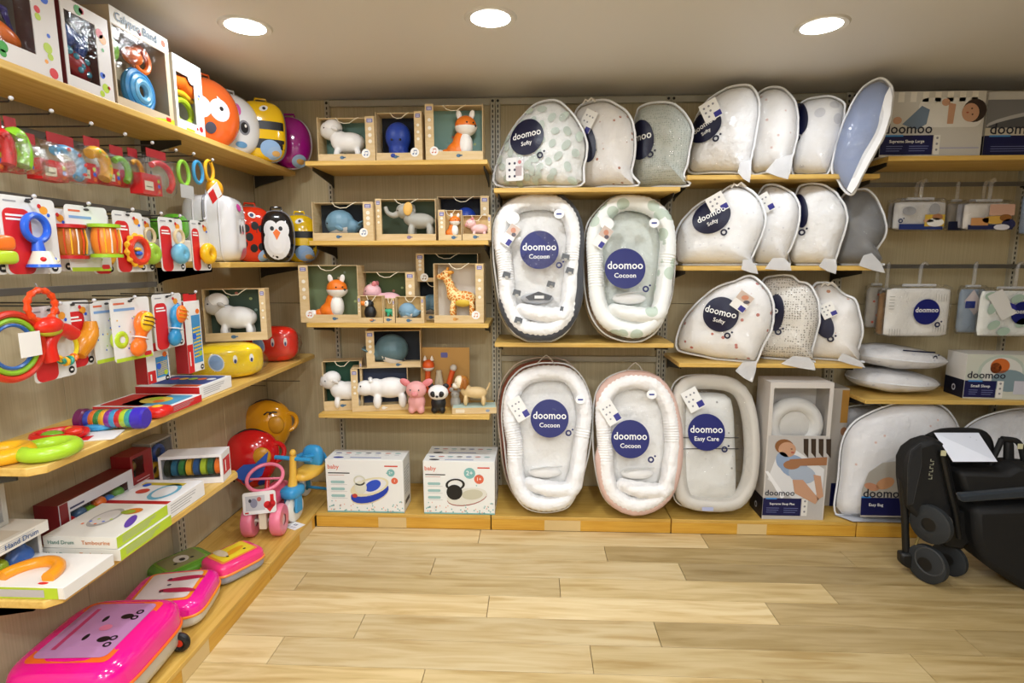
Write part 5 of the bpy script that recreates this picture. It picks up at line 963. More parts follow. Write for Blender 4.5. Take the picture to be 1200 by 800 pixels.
def art_a(g, W, D): g.poly(rrect(W*.05, D*.06, W*.6, D*.95, .01), P(RED), 1); g.poly(rrect(W*.3, D*.1, W*.95, D*.9, .02), P('4a9ac0'), 1); g.disc(W*.6, D*.5, W*.2, D*.25, P('e8c84a'), 2); g.disc(W*.55, D*.6, W*.08, D*.12, P(LIME), 3); g.disc(W*.68, D*.4, W*.07, D*.1, P(ORG), 3)
def art_b(g, W, D): g.poly(rrect(W*.1, D*.2, W*.95, D*.95, .015), P('1f3f8a'), 1); [g.disc(W*(.25+.15*i), D*.65, .018, .02, P([RED, YEL, LIME, ORG, 'e8e8e8'][i]), 2) for i in range(5)]; g.rect(W*.55, D*.02, W*.95, D*.18, P('e85a2a'), 1)
flatbox('thin red bordered flat toy box, the nearer of the two on the long shelf', -.40, -.115, -1.435, -1.235, Z3, .03, 'f0efee', RED, 'c81e22', art_a)
flatbox('thicker flat toy box with navy picture behind the red bordered one', -.41, -.14, -1.205, -.975, Z3, .052, 'efeeee', 'efefef', 'c01c20', art_b)
# lumpy bagged backpacks and the boxed sheep above
def bagged(label, loc, a, b, c, col, rz, blob='8fb4e4'):
    r = root('bagged_backpack', label, 'backpack', loc, rz); n = 2/.6
    B().ell((0, 0, c), (a, b, c), M(col, 'gloss'), 32, 20, e=.6).emit('backpack', r)
    mp = lambda x, z, h: (x, -b*max(0, 1-abs(x/a)**n-abs((z-c)/c)**n)**(1/n)-.001-h, z); g = G(mp, .001)
    g.disc(-a*.35, c*1.05, a*.2, c*.5, P('e8eef6'), 1, .3, 3); g.disc(-a*.35, c*1.05, a*.17, c*.43, P(blob), 2, .3, 3)
    for x in (.15, .6): g.disc(a*x, c*1.15, a*.06, c*.24, P('f4f2ee'), 1, 0, 2); g.disc(a*x, c*1.05, a*.035, c*.12, P('1c2a6a'), 2, 0, 2)
    g.emit(r); B().ell((0, 0, c*.93), (a*1.1, b*1.15, c*.92), M('ffffff', 'film', g=.5, b=.04, s=14, g0=.04), 28, 16, e=.7, fn=lambda p: p*(1+.09*noise.noise(p*22))).emit('clear_bag', r); return r
p = at(272, 446, X=-.24); bagged('yellow smiling backpack in clear bag under the boxed sheep', (p.x-.03, p.y+.02, Z3+.002), .16, .085, .085, 'fbd824', radians(38))
p = at(337, 424, X=-.24); bagged('red smiling backpack in crinkled clear bag at the shelf corner', (p.x-.03, p.y-.12, Z3+.002), .145, .075, .1, 'ea2c1c', radians(15))
rs, W_, h_ = animal_box('large toy box with white sheep on dark green, on top of the yellow bagged backpack', 238, 307, 335, 400, 1.10, Y=-.9, d=.13, back='46594a', note=False, lip=.16, strip=.1, top=.25)
p = at(241, 402, X=-.36); rs.location = (p.x, p.y, 1.112); rs.rotation_euler = (0, 0, radians(18)); c_ = Matrix.Translation(rs.location) @ Matrix.Rotation(radians(18), 4, 'Z') @ Vector((.115, .06, .008)); sheep('large white toy sheep with grey face in the box by the left wall', c_, .215, radians(18), face='bdbab6')
# --- lower shelf ---
Z4 = LZ4
def cat_toys(r, W, h, d, w): [B().ell((w[0]+(w[1]-w[0])*(i+.5)/6, .03, h*(.35+.1*(i % 2))), .024, PLA([RED, '4a6a8a', '7ab02a', ORG, '2a7ac8', '5a9a2a'][i])).emit('caterpillar_bead', r) for i in range(6)]
winbox('long dark red box with row of caterpillar beads at the back of the lower shelf', -.36, -1.66, -1.33, Z4, .14, .09, 'c9c5c8', (.12, .92, .15, .72), cat_toys, '6a1418', inside='2c2a26', deco=lambda g, W, h: (g.rect(0, 0, W*.1, h, P('74161a'), 1), g.rect(0, 0, W, h*.13, P('8c181c'), 1), g.rect(W*.12, h*.78, W*.3, h*.83, P('3a3a5a'), 1)))
winbox('small dark red window box behind the tambourine box', -.38, -1.31, -1.19, Z4, .18, .08, '8c1a1e', (.1, .6, .5, .92), lambda r, W, h, d, w: B().ell((W*.35, .035, h*.7), (.02, .02, .025), PLA('7a5a20')).emit('toy', r), inside='3a3026', deco=lambda g, W, h: g.lines(W*.2, h*.4, W*.85, 3, .012, P('d8b8b8'), .003))
winbox('clear fronted pack with blue and yellow rings against the left wall', -.39, -1.18, -1.045, Z4, .19, .08, '9a948c', (.04, .96, .04, .96), lambda r, W, h, d, w: (B().torus((W*.6, .03, h*.65), .03, .01, PLA('2a52a8'), 20, 8, (pi/2, 0, 0)).emit('blue_ring', r), B().torus((W*.35, .025, h*.3), .026, .01, PLA(YEL), 20, 8, (pi/2, 0, 0)).emit('yellow_ring', r)), inside='7a7468')
def cyl_toys(r, W, h, d, w): [B().lathe([(0, w[0]+(w[1]-w[0])*i/8), (.038, w[0]+(w[1]-w[0])*i/8+.003), (.038, w[0]+(w[1]-w[0])*(i+1)/8-.003), (0, w[0]+(w[1]-w[0])*(i+1)/8)], PLA(['2a3a2a', '1f6a8a', '2a7a3a', YEL, '1f5a9a', LIME, '2f6a4a', ORG][i]), (0, .045, h*.5), 18, (0, pi/2, 0)).emit('rattle_ring', r) for i in range(8)]
rc = winbox('white and red window box with a rainbow cylinder, right end of the lower shelf', -.15, -1.0, -.8, Z4, .128, .1, 'efeef0', (.04, .96, .2, .9), cyl_toys, 'ecebee', inside='2a2a2a', film=True)
# this box is turned so its long window faces the camera
rc.rotation_euler = (0, 0, radians(12)); rc.location = (-.37, -1.17, Z4+.001); rc.scale = (1.25, 1, 1)
G(plane_right(.2)).rect(.01, .03, .09, .1, P(RED), 1).rect(.03, .04, .04, .09, WHITE, 2).emit(rc, 'side_print')
def art_t(g, W, D): g.disc(W*.66, D*.5, W*.2, D*.32, P('6ab0cc'), 1); g.disc(W*.66, D*.5, W*.15, D*.24, P('e4e6e8'), 2); g.rect(0, 0, W, D*.14, P('b01c1e'), 1); g.rect(W*.1, D*.75, W*.8, D*.86, P('c8b430'), 1); g.disc(W*.3, D*.5, W*.1, D*.1, P('c84a3a'), 2); g.disc(W*.2, D*.75, W*.06, D*.07, P(BLUE), 2)
flatbox('flat white and dark red box picturing a blue ring toy on the lower shelf', -.375, -.13, -1.475, -1.245, Z4, .062, 'eceaea', 'ecebec', 'a81a1e', art_t)
def art_l(g, W, D): g.disc(W*.42, D*.55, W*.17, D*.28, P('a8a4a0'), 1); g.disc(W*.42, D*.55, W*.14, D*.22, P('d4d0cc'), 2); g.disc(W*.66, D*.75, W*.13, D*.1, P('c8701c'), 2, .3); g.disc(W*.62, D*.72, W*.1, D*.07, P('8a9a2a'), 3); g.disc(W*.86, D*.45, W*.06, D*.2, P('5a3a9a'), 2, .4); [g.disc(W*(.25+.06*i), D*(.35+.07*(i % 3)), .005, .005, P([ORG, BLUE, LIME][i % 3]), 3, seg=8) for i in range(6)]
for i, lb in enumerate(['lower one of two stacked lime edged hand drum boxes', 'upper one of two stacked lime edged hand drum boxes']):
    r = flatbox(lb, -.355+.01*i, -.095-.008*i, -1.745, -1.50-.004*i, Z4+.0405*i, .039, 'dedbd2', LIME, 'dedbd0', art_l)
    g = G(plane_front(-.0)); g.text('Hand Drum', .06, .02, .018, P('4a7a6a'), 4); g.text('Tambourine', .175, .02, .019, P('c87a3a'), 4); g.emit(r)
r = root('open_toy_box', 'open topped white box with an orange curved toy at the front of the lower shelf', 'toy box', (-.36, -1.945, Z4+.001)); b = B().box(0, 0, 0, .255, .18, .035, P('e6e2dc')).emit('tray', r, bevel=.001)
B().tube([(.115+.07*cos(t), .03+.085*sin(t), .045) for t in [radians(i*12) for i in range(16)]], .018, PLA('f09a20')).emit('orange_arc_toy', r); g = G(plane_front(0)); g.rect(.0, 0, .24, .034, P(LIME), 1); g.rect(.02, .005, .2, .028, P('b8b4b8'), 2); g.emit(r); G(plane_top(.035)).disc(.18, .02, .015, .006, P(RED)).emit(r, 'top_print')
B().box(.256, 0, .0, .259, .18, .035, P('e2dfdc')).emit('side_flap', r)
def bulb(r, W, h, d, w): B().ell((W*.75, .03, h*.34), (.045, .03, .04), PLA('1f62b8')).ell((W*.8, .03, h*.6), (.014, .014, .04), PLA('1f62b8')).emit('blue_bulb_toy', r, remesh=.006); B().ell((W*.45, .03, h*.4), (.02, .02, .025), PLA(LIME)).emit('lime_toy', r)
winbox('window box with round blue toy at the left edge behind the orange arc box', -.335, -1.955, -1.76, Z4, .11, .1, 'd8d4cc', (.1, .95, .1, .95), bulb, 'a8a298', inside='9a9284')
r = flatbox('flat white box with blue lettering stacked on the blue toy box', -.43, -.30, -1.955, -1.765, Z4+.1125, .035, 'd8d2c6', 'e2ded4', 'd8d2c8', lambda g, W, D: g.rect(W*.1, D*.1, W*.9, D*.6, P('c8bca8'), 1)); G(plane_right(.13)).text('Hand Drum', .1, .016, .022, P('3a5a8a'), 4).emit(r, 'lettering_print')
winbox('grey window box with orange toy at the left picture edge, under the long shelf', -.39, -1.95, -1.80, Z4+.15, .13, .07, 'b4b0a6', (.05, .9, .1, .8), lambda r, W, h, d, w: B().torus((W*.7, .03, h*.45), .03, .01, PLA('c86a20'), 20, 8, (pi/2, 0, 0)).emit('orange_ring', r), inside='a09684')
# --- plinth: lying animal suitcases ---
def lying(label, X, Y, z, a, b, c, top, bot, frame, panel, rz, face, wheel=True, rx=0, name='animal_suitcase', soft=False):
    r = root(name, label, 'suitcase', (X, Y, z+.001), rz); r.rotation_euler = (rx, 0, rz); e = .42; n = 2/e
    T = Matrix.Translation((0, 0, c))
    sh = lambda k: (lambda p: p)
    B(T).ell((0, 0, 0), (a, b, c), M(top, 'gloss'), 44, 12, e=e, ph=(0, .5)).emit('lid', r); B(T).ell((0, 0, 0), (a, b, c), M(bot, 'fabric' if soft else 'plastic'), 44, 12, e=e, ph=(.5, 1)).emit('base_shell', r)
    sgn = lambda q, ee: math.copysign(abs(q)**ee, q)
    B(T).tube([(a*1.004*sgn(cos(t), e), b*1.004*sgn(sin(t), e), 0) for t in [i*pi/32 for i in range(64)]], .0055, M(frame, 'plastic'), 6, closed=True).emit('seam_strip', r)
    mp = lambda x, y, h: (x, y, c+c*max(0, 1-abs(x/a)**n-abs(y/b)**n)**(1/n)+.001+h); g = G(mp, .001)
    def pan(k0, k1, col, l): 
        q = rrect(-a*k0, -b*k1, a*k0, b*k1, min(a, b)*.12); m = len(q); vs = [(x*s, y*s) for s in (1, .66, .33) for x, y in q]+[(0, 0)]; fs = [(j*m+i, j*m+(i+1) % m, (j+1)*m+(i+1) % m, (j+1)*m+i) for j in range(2) for i in range(m)]+[(2*m+i, 2*m+(i+1) % m, 3*m) for i in range(m)]
        g.b.add([mp(x, y, g.e*l) for x, y in vs], fs, P(col))
    pan(.70, .74, frame, 1); pan(.62, .66, panel, 2); face(g, a, b); g.emit(r, 'face_panel')
    if wheel:
        for s in (-1, 1): B().torus((a*.98, s*b*.62, .04), .024, .013, BLACK, 20, 8, (pi/2, 0, 0)).emit('wheel', r); B().lathe([(0, -.008), (.018, -.008), (.018, .008), (0, .008)], M('c8321e', 'plastic'), (a*.98, s*b*.62, .04), 14, (pi/2, 0, 0)).emit('wheel_hub', r)
    return r
def f_cat(g, a, b):
    K = P('1b1418')
    for y in (-.28, .28): g.disc(a*.30, b*y, .02, .014, K, 3, rings=2); g.disc(a*-.05, b*y*.8, .008, .016, K, 3)
    g.disc(a*.12, 0, .02, .016, P('d8789a'), 3); g.rect(-a*.42, -b*.5, -a*.34, b*.5, P('b83a6a'), 3); [g.disc(a*.45, b*y, .012, .012, K, 3, hole=.5) for y in (-.4, -.25, .25, .4)]
def f_stripe(g, a, b): g.disc(a*.28, b*.3, .07, .016, P('b02048'), 3, .1, rings=2); g.disc(a*.28, -b*.3, .07, .016, P('b02048'), 3, -.1, rings=2); [g.disc(-a*.1, b*y, .008, .008, P('26202a'), 3) for y in (-.3, .3)]; g.disc(-a*.02, 0, .008, .006, P('5a4a5a'), 3)
def f_owl(g, a, b): g.disc(0, 0, .035, .03, P('d8d4c8'), 3); g.disc(.01, 0, .015, .012, P('2a2a28'), 4); [g.disc(a*.25, b*y, .008, .008, P('20201e'), 3) for y in (-.3, .3)]
def f_duck(g, a, b): g.disc(a*.05, 0, .018, .055, P('e09a18'), 3, .2, rings=2); [g.disc(a*.3, b*y, .006, .006, P('20201e'), 3) for y in (-.35, .35)]; g.disc(-a*.3, -b*.35, .05, .02, P('d8c8a8'), 3, rings=2)
lying('large shiny pink suitcase with cat face panel in orange frame, nearest on the left plinth', -.235, -1.70, PH, .185, .205, .095, 'f0108c', 'c9c2b4', 'f06a20', 'b886b4', radians(4), f_cat)
lying('pink and orange suitcase with striped panel, second on the left plinth', -.24, -1.345, PH, .155, .14, .06, 'f01c96', 'd0cabc', 'f08a1c', 'd8ccc8', radians(12), f_stripe, wheel=False)
lying('green and blue case with owl panel lying against the left wall', -.375, -1.08, PH, .10, .12, .038, '5c9a30', '1f55c8', '7cae34', '8c8a5c', radians(-30), f_owl, wheel=False)
lying('orange, pink and yellow case with duck panel and grey fabric sides', -.155, -1.045, PH, .09, .115, .05, 'f0387c', '9a9ca6', 'f08a3c', 'e8cc2c', radians(-28), f_duck, wheel=False, soft=True)
r = root('picture_carton', 'carton with dark pictures at the lower left picture edge beside the pink suitcase', 'carton', (-.47, -2.26, PH+.001), 0); B().box(0, 0, 0, .13, .24, .19, P('cfc2c0')).emit('carton', r, bevel=.002)
g = G(plane_right(.13)); g.poly([(.02, .02), (.22, .04), (.22, .1), (.1, .08)], P('17261c'), 1); g.rect(.03, .13, .2, .14, P('3a3438'), 1); g.disc(.05, .16, .03, .015, P('4a3a2c'), 1); g.emit(r)
g = G(plane_top(.19)); g.rect(.01, .02, .12, .1, P('6a4a34'), 1); g.disc(.06, .17, .03, .03, P('3a2a1c'), 1); g.emit(r, 'top_print')
# --- corner: tricycles and hanging character bags ---
PK = PLA('ee7f98'); PK2 = PLA('e05a78')
def wheel(r, c, R, w, m, hub, rot, ribs=0, name='wheel'):
    E = Euler(rot); b = B(); n = 36; v = []; f = []
    prof = [(R*.35, -w), (R*.9, -w), (R, -w*.7), (R, w*.7), (R*.9, w), (R*.35, w)]; M3 = E.to_matrix()
    for (q, z) in prof:
        for j in range(n): t = 2*pi*j/n; k = 1-(.05 if ribs and j % 2 and q > R*.95 else 0); v.append(M3 @ Vector((q*k*cos(t), q*k*sin(t), z))+Vector(c))
    for i in range(len(prof)-1):
        for j in range(n): f.append((i*n+j, i*n+(j+1) % n, (i+1)*n+(j+1) % n, (i+1)*n+j))
    b.add(v, f, m); b.emit(name, r); B().lathe([(0, -w*.8), (R*.4, -w*.8), (R*.4, w*.8), (0, w*.8)], hub, c, 18, rot).emit('hub', r)
p = at(307, 612, Y=-.72); X0, Y0 = p.x, -.62
r = root('pink_tricycle', 'pink toddler tricycle with ring steering wheel and picture plate', 'tricycle', (X0, Y0-.03, PH+.001), radians(8)); r.scale = (.9, .9, .93); Rr = .088
for x in (-.078, .078): wheel(r, (x, -.06, Rr), Rr, .03, PK, M('f6d0d8', 'plastic'), (0, pi/2, 0), 1)
wheel(r, (.02, .22, .075), .075, .03, PK2, M('f6d0d8', 'plastic'), (0, pi/2, 0), 1)
B().tube([(-.1, -.06, Rr), (.1, -.06, Rr)], .01, M('d8d4c8', 'plastic')).emit('axle', r); B().box(-.022, -.1, .05, .022, -.07, .2, M('ece4cc', 'plastic')).emit('fork', r, bevel=.006)
B().ell((.0, .12, .17), (.06, .16, .035), PK2, e=.6).emit('seat', r); B().tube([(0, -.05, .15), (0, .0, .24), (0, .03, .3)], .014, M('c41c28', 'plastic')).emit('steering_column', r)
B().torus((-.005, .0, .315), .098, .0105, PK, 40, 10, (radians(28), 0, 0)).emit('steering_ring', r); B().box(-.09, -.004, .30, .09, .006, .312, PK).emit('ring_spoke', r, bevel=.003)
T = Matrix.Translation((0, -.125, .155)) @ Matrix.Rotation(radians(-12), 4, 'X') @ Matrix.Rotation(radians(-4), 4, 'Y'); B(T).prism(rrect(-.09, 0, .09, .12, .014), 0, .004, P('eceae8')).emit('picture_plate', r)
g = G(lambda u, v, h: T @ Vector((u, -h, v))); g.rect(-.075, .02, .03, .1, P('c4c4c8'), 1); g.disc(-.03, .06, .02, .025, P('8c8ea4'), 2); g.disc(-.05, .075, .008, .01, P('3c3c48'), 3); g.disc(.0, .08, .012, .012, P('b8605a'), 3); g.disc(.045, .045, .022, .02, P(RED), 2); g.disc(.07, .05, .018, .02, P(RED), 2); g.poly([(.028, .04), (.088, .045), (.055, .005)], P(RED), 2); g.rect(.06, .06, .08, .1, P(RED), 2); g.rect(-.08, .006, -.06, .014, P(RED), 1); g.emit(r, 'plate_print')
BL = PLA('3a9ad2'); YW = PLA('e8b848'); p = at(351, 602, Y=-.5)
r = root('blue_tricycle', 'blue balance tricycle with yellow stem and white front wheel, in the corner', 'tricycle', (p.x-.012, -.54, PH+.001), radians(-10)); r.scale = (1.1, 1.1, 1.1)
wheel(r, (0, 0, .066), .066, .016, M('f0efe8', 'plastic'), PLA('2a9aa0'), (0, pi/2, 0)); [B().box(x-.008, -.025, .05, x+.008, .025, .16, BL).emit('fork_leg', r, bevel=.006) for x in (-.028, .028)]
B().ell((0, 0, .155), (.046, .06, .03), BL, e=.6).emit('fender', r); B().tube([(0, 0, .17), (0, .01, .23), (0, .02, .33)], [.026, .018, .016], YW).emit('stem', r); B().ell((0, .02, .345), (.016, .016, .018), YW).emit('stem_cap', r)
B().tube([(-.10, .02, .315), (.10, .02, .315)], .011, BL).emit('handlebar', r); B().ell((.02, .12, .215), (.06, .11, .03), YW, e=.8).emit('seat', r)
for s in (-1, 1): B().tube([(s*.02, .08, .3), (s*.05, .2, .28), (s*.10, .28, .06)], .012, BL).emit('frame_tube', r); wheel(r, (s*.12, .28, .05), .05, .014, M('f0efe8', 'plastic'), PLA('2a9aa0'), (0, pi/2, 0))
B().tube([(-.12, .28, .05), (.12, .28, .05)], .008, BL).emit('rear_axle', r); B().ell((.02, .16, .28), (.055, .03, .06), BL, e=.7).emit('backrest', r)
def shell_bag(label, u, v, Y, s, col, rot, wing):
    p = at(u, v, Y=Y); r = root('round_bag', label, 'bag', (p.x, p.y, p.z-.17*s), rot); m = M(col, 'gloss')
    B().ell((0, 0, .17*s), (.14*s, .09*s, .17*s), m, 32, 18, fn=lambda q: Vector((q.x*(1+q.z*1.2), q.y, q.z))).emit('shell', r)
    B().torus((.12*s, -.02*s, .2*s), .055*s, .013*s, m, 28, 8, (pi/2, .3, .5)).emit('carry_loop', r); B().ell((.06*s, -.075*s, .2*s), (.05*s, .02*s, .055*s), M('d89a28', 'plastic')).emit('mouth_opening', r)
    B().tube([(-.14*s*cos(t), -.01, .17*s+.175*s*sin(t)) for t in [i*pi/16 for i in range(-4, 13)]], .004, BLACK, 6).emit('black_piping', r)
    if wing:
        q = [(-.09, .12), (-.03, .17), (.03, .17), (.10, .235), (.085, .16), (.06, .10), (.0, .07), (-.05, .09)]; B().prism([(x*s, z*s) for x, z in q], -.10*s, -.093*s, P('2f62c4')).emit('blue_wing', r)
        g = G(lambda x, z, h: (x, -.089*s*sqrt(max(0, 1-(x/(.14*s))**2-((z-.17*s)/(.17*s))**2))-.003-h, z)); g.disc(-.03*s, .07*s, .02*s, .03*s, P('2a4aa8'), 1, .4, 2); g.disc(.05*s, .04*s, .02*s, .025*s, P('2a4aa8'), 1, -.4, 2); g.emit(r)
    else: [B().tube([(x*s, -.085*s, .27*s), ((x+.02)*s, -.088*s, .285*s), ((x+.045)*s, -.083*s, .28*s)], .004, BLACK, 6).emit('brow_mark', r) for x in (.0, .03)]
    return r
shell_bag('red rounded bag with blue wings behind the pink tricycle', 296, 537, -.42, 1.0, 'd81c20', radians(18), True)
shell_bag('amber yellow rounded bag hanging behind the red one in the corner', 314, 500, -.2, .98, 'e8a01c', radians(15), False)
p = at(347, 616, Z=PH); r = tag(B().box(-.045, -.035, 0, .045, .035, .0012, P('efeeee')).emit('price_card'), 'small white price card lying on the plinth edge by the pink tricycle', 'price card'); r.location = (p.x-.01, p.y, PH+.001); r.rotation_euler = (0, 0, radians(-25))
g = G(plane_top(.0013)); g.text('68', 0.0, .008, .026, P('4a4670'), 1); g.lines(-.035, -.012, .035, 2, .009, P('8a88a0'), .003, 1); g.emit(r)
r = root('wall_hook', 'thin dark hook rod above the amber bag, lower one', 'hook', (XL, -.60, .855)); B().tube([(.0, 0, 0), (.3, .0, 0)], .0022, M('4a4a4c', 'metal'), 6).emit('rod', r)
r = root('wall_hook', 'thin hook rod in the corner below the long shelf end', 'hook', (XL, -.28, .81)); B().tube([(.0, 0, 0), (.34, .0, 0)], .0022, M('4a4a4c', 'metal'), 6).emit('rod', r)
# ---------------- right bay: cartons, hanging packs, lying pillows ----------------
SKIN = P('c4977a'); SKIN2 = P('a0704e')
def sleepbox(label, u0, u1, v0, v1, z, Y, d, art, ban, sub, rz=0, side='0a0f24', H=None, body='d8d4ce', word=True, frac=.27):
    a, b = at(u0, v1, Y=Y), at(u1, v1, Y=Y); H = H or at(u0, v0, Y=Y).z-z; W = b.x-a.x
    r = root('product_carton', label, 'carton', (a.x, Y, z+.001), rz); B().box(0, 0, 0, W, d, H, P(body)).emit('carton', r, bevel=.002)
    g = G(plane_front(0)); art(g, W, H); bw, bh = ban; g.rect(0, H*.03, W*bw, H*(.03+bh), P('0a1048'), 5); g.rect(W*.04, H*(.03+bh)-.006, W*.22, H*(.03+bh)+.002, P('3f8ad0'), 6)
    g.text(sub, W*bw*.5, H*(.03+bh*.68), min(.026, W*bw/len(sub)*1.5), WHITE, 7); g.lines(W*.06, H*(.03+bh*.45), W*bw*.45, 3, bh*H*.12, P('8088b8'), .0025, 7); g.lines(W*bw*.55, H*(.03+bh*.45), W*bw*.95, 3, bh*H*.12, P('8088b8'), .0025, 7)
    if word: g.text('doomoo', W*.06+W*.2, H*(.03+bh)+.03, min(.075, W*.14), P('14182c'), 7)
    g.rect(W*bw+.004, H*.03, W*bw+.035, H*(.03+bh), P('e4e2dc'), 5); [g.disc(W*bw+.02, H*(.03+bh*k), .006, .006, P('8a8890'), 6, seg=8) for k in (.25, .55, .85)]
    g.emit(r); G(plane_left(0)).rect(0.001, H*.0, d-.001, H*(.03+bh), P(side), 1).disc(d*.5, H*bh*.5, .015, .018, P('c8ccd8'), 2, hole=.6).emit(r, 'side_print'); return r, W, H
def art1(g, W, H):
    g.rect(0, 0, W, H, P('c9c6c0'), 1)
    for i in range(8): g.rect(W*(.02+.12*i), H*.84, W*(.08+.12*i), H*.99, P('e4e0d8'), 2)
    g.poly(rrect(W*.35, H*.45, W*.98, H*.9, .04), P('dedcd8'), 2); g.poly([(W*.2, H*.5), (W*.38, H*.78), (W*.46, H*.72), (W*.44, H*.5), (W*.35, H*.42)], P('6d7f95'), 3); g.disc(W*.15, H*.56, .022, .018, SKIN, 3)
    g.poly([(W*.64, H*.5), (W*.7, H*.5), (W*.71, H*.8), (W*.64, H*.82)], SKIN, 4); g.disc(W*.61, H*.83, .02, .018, SKIN, 4); g.disc(W*.9, H*.7, .058, .056, P('2f211b'), 3); g.disc(W*.86, H*.67, .042, .045, SKIN, 4, .3); g.disc(W*.88, H*.64, .005, .004, P('3a2218'), 5, seg=8); g.disc(W*.87, H*.73, .005, .004, P('3a2218'), 5, seg=8); g.disc(W*.83, H*.67, .007, .004, P('a04a3c'), 5, seg=8)
    g.rect(W*.5, H*.12, W*.98, H*.14, P('a8a8c0'), 2)
sleepbox('wide carton with sleeping baby in white, top right shelf', 1030, 1148, 108, 181, ZD[0], -.35, .2, art1, (.52, .3), 'Supreme Sleep Large')
def art2(g, W, H): g.rect(0, 0, W, H, P('77777a'), 1); g.rect(0, H*.88, W, H, P('c4c2be'), 2); g.disc(W*.5, H*.62, W*.5, H*.12, P('b4b4b6'), 2, .15); g.disc(W*.5, H*.58, W*.5, H*.1, P('55565a'), 3, .15); g.rect(0, H*.33, W, H*.45, P('cfc8ba'), 4)
sleepbox('grey carton with navy base at the top right picture edge', 1151, 1290, 108, 178, ZD[0], -.32, .2, art2, (1.0, .3), 'New Sleep', frac=.3)
# rails and bagged textiles on clip hangers
def wrail(v, label): 
    z = at(1100, v, Y=-.12).z; r = root('hanging_rail', label, 'rail', (3.0, 0, z)); B().box(.02, -.125, -.012, .965, -.113, .012, M('8f8d88', 'metal')).emit('bar', r, bevel=.002)
    for x in (.03, .955): B().box(x-.004, -.12, -.01, x+.004, -.03, .01, BRK).emit('bracket', r)
    return z
zr1 = wrail(216, 'metal rail holding the upper row of bagged textiles'); zr2 = wrail(312, 'metal rail holding the lower row of bagged textiles')
def textile(label, u0, u1, v0, v1, Y, col, art=None, hz=None, n=1, rot=0, hang=True, cat='textile pack'):
    a, b = at(u0, v1, Y=Y), at(u1, v1, Y=Y); H = at(u0, v0, Y=Y).z-a.z; W = b.x-a.x
    r = root('textile_pack', label, cat, (a.x, Y, a.z), rot); q, _ = puff_mesh(rrect(.005, .004, W-.005, H-.012, .012, 2), .016, M(col, 'fabric'), p=9, back=.8, seg=40); q.emit('folded_textile', r)
    f, Hh = puff_mesh(rrect(-.004, -.004, W+.004, H+.008, .006, 2), .024, M('ffffff', 'film', g=.4, b=.03, s=14, g0=.05), p=9, back=.8, seg=40); f.emit('clear_bag', r)
    if hang:
        B().tube([(W*.25, 0, H+.004), (W*.75, 0, H+.004)], .007, FLANGE, 6).emit('hanger_clip', r); top = (hz-a.z) if hz else H+.05
        B().tube([(W*.5, 0, H+.008), (W*.5, 0, top-.012), (W*.53, .005, top+.014), (W*.58, .01, top+.02), (W*.62, .01, top+.008)], [.009, .009, .009, .008, .006], FROST).emit('hanger_hook', r)
    if art: g = G(lambda u, v, h: (u, -.027-h, v), .0008); art(g, W, H); g.emit(r)
    return r
def ph_a(g, W, H): g.rect(W*.08, H*.02, W*.9, H*.2, P('20306c'), 1); g.disc(W*.25, H*.62, W*.13, H*.14, P('9a9a9e'), 1); g.disc(W*.72, H*.68, W*.1, H*.18, P('9a9a9e'), 1); g.rect(W*.55, H*.12, W*.92, H*.5, P('c9a83c'), 2); g.disc(W*.75, H*.25, W*.16, H*.14, P('e4e2de'), 3); g.disc(W*.78, H*.42, W*.1, H*.1, SKIN2, 3); g.disc(W*.62, H*.3, W*.1, H*.05, SKIN, 3); logo(g, W*.1, H*.3, .012, P('20305a'), l=2)
def ph_b(g, W, H): g.rect(W*.05, H*.02, W*.95, H*.18, P('1c2450'), 1); g.rect(W*.45, H*.5, W*.95, H*.88, P('c9a08c'), 1); g.rect(W*.1, H*.16, W*.45, H*.42, P('c8905a'), 2); g.disc(W*.6, H*.35, W*.28, H*.14, P('c9a04a'), 2); g.disc(W*.78, H*.42, W*.12, H*.12, P('8a5a2a'), 3); g.disc(W*.85, H*.2, W*.14, H*.18, P('2a2c50'), 3); g.disc(W*.72, H*.1, W*.16, H*.1, P('d8d6e0'), 4)
zz = at(1100, 216, Y=-.2).z
textile('bagged grey spotted textile with mother photo, upper rail left', 1044, 1106, 234, 270, -.24, 'd8d6d4', ph_a, zz); 
textile('second bagged textile directly behind the grey spotted one', 1038, 1101, 235, 268, -.17, 'b4b2b4', None, zz)
textile('dark based bagged textile between the two upper packs', 1106, 1128, 236, 270, -.15, '8d8478', lambda g, W, H: g.rect(0, 0, W, H*.3, P('141a3c'), 1), zz)
textile('bagged textile with pink panel and yellow photo, upper rail right', 1126, 1184, 236, 270, -.24, 'e2ddd8', ph_b, zz)
textile('second bagged textile directly behind the pink paneled one', 1118, 1178, 236, 269, -.17, 'b0b0ba', None, zz)
textile('bluish bagged textile at the right picture edge, upper rail', 1192, 1240, 226, 275, -.2, '8c9cb8', None, zz)
zz = at(1100, 312, Y=-.2).z
def gir(g, W, H):
    badge(g, W*.6, H*.5, H*.25, '', tu=0, flat=True); logo(g, W*.78, H*.25, .015, P('1a204c')); L = P('9a9890')
    for i in range(5): g.rect(W*.02, H*(.55+.06*i), W*.1, H*(.56+.06*i), L, 1); g.rect(W*(.06+.04*i), H*.03, W*(.065+.04*i), H*.16, L, 1); g.rect(W*(.72+.04*i), H*.1, W*(.725+.04*i), H*.24, L, 1); g.rect(W*(.72+.04*i), H*.7, W*(.725+.04*i), H*.85, L, 1)
textile('bagged white blanket with grey animal drawings and navy badge, lower rail', 1033, 1109, 335, 394, -.26, 'f2f0ec', gir, zz)
textile('rust edged bagged textile left of the animal drawing blanket', 1025, 1042, 340, 392, -.18, 'b0885c', None, zz)
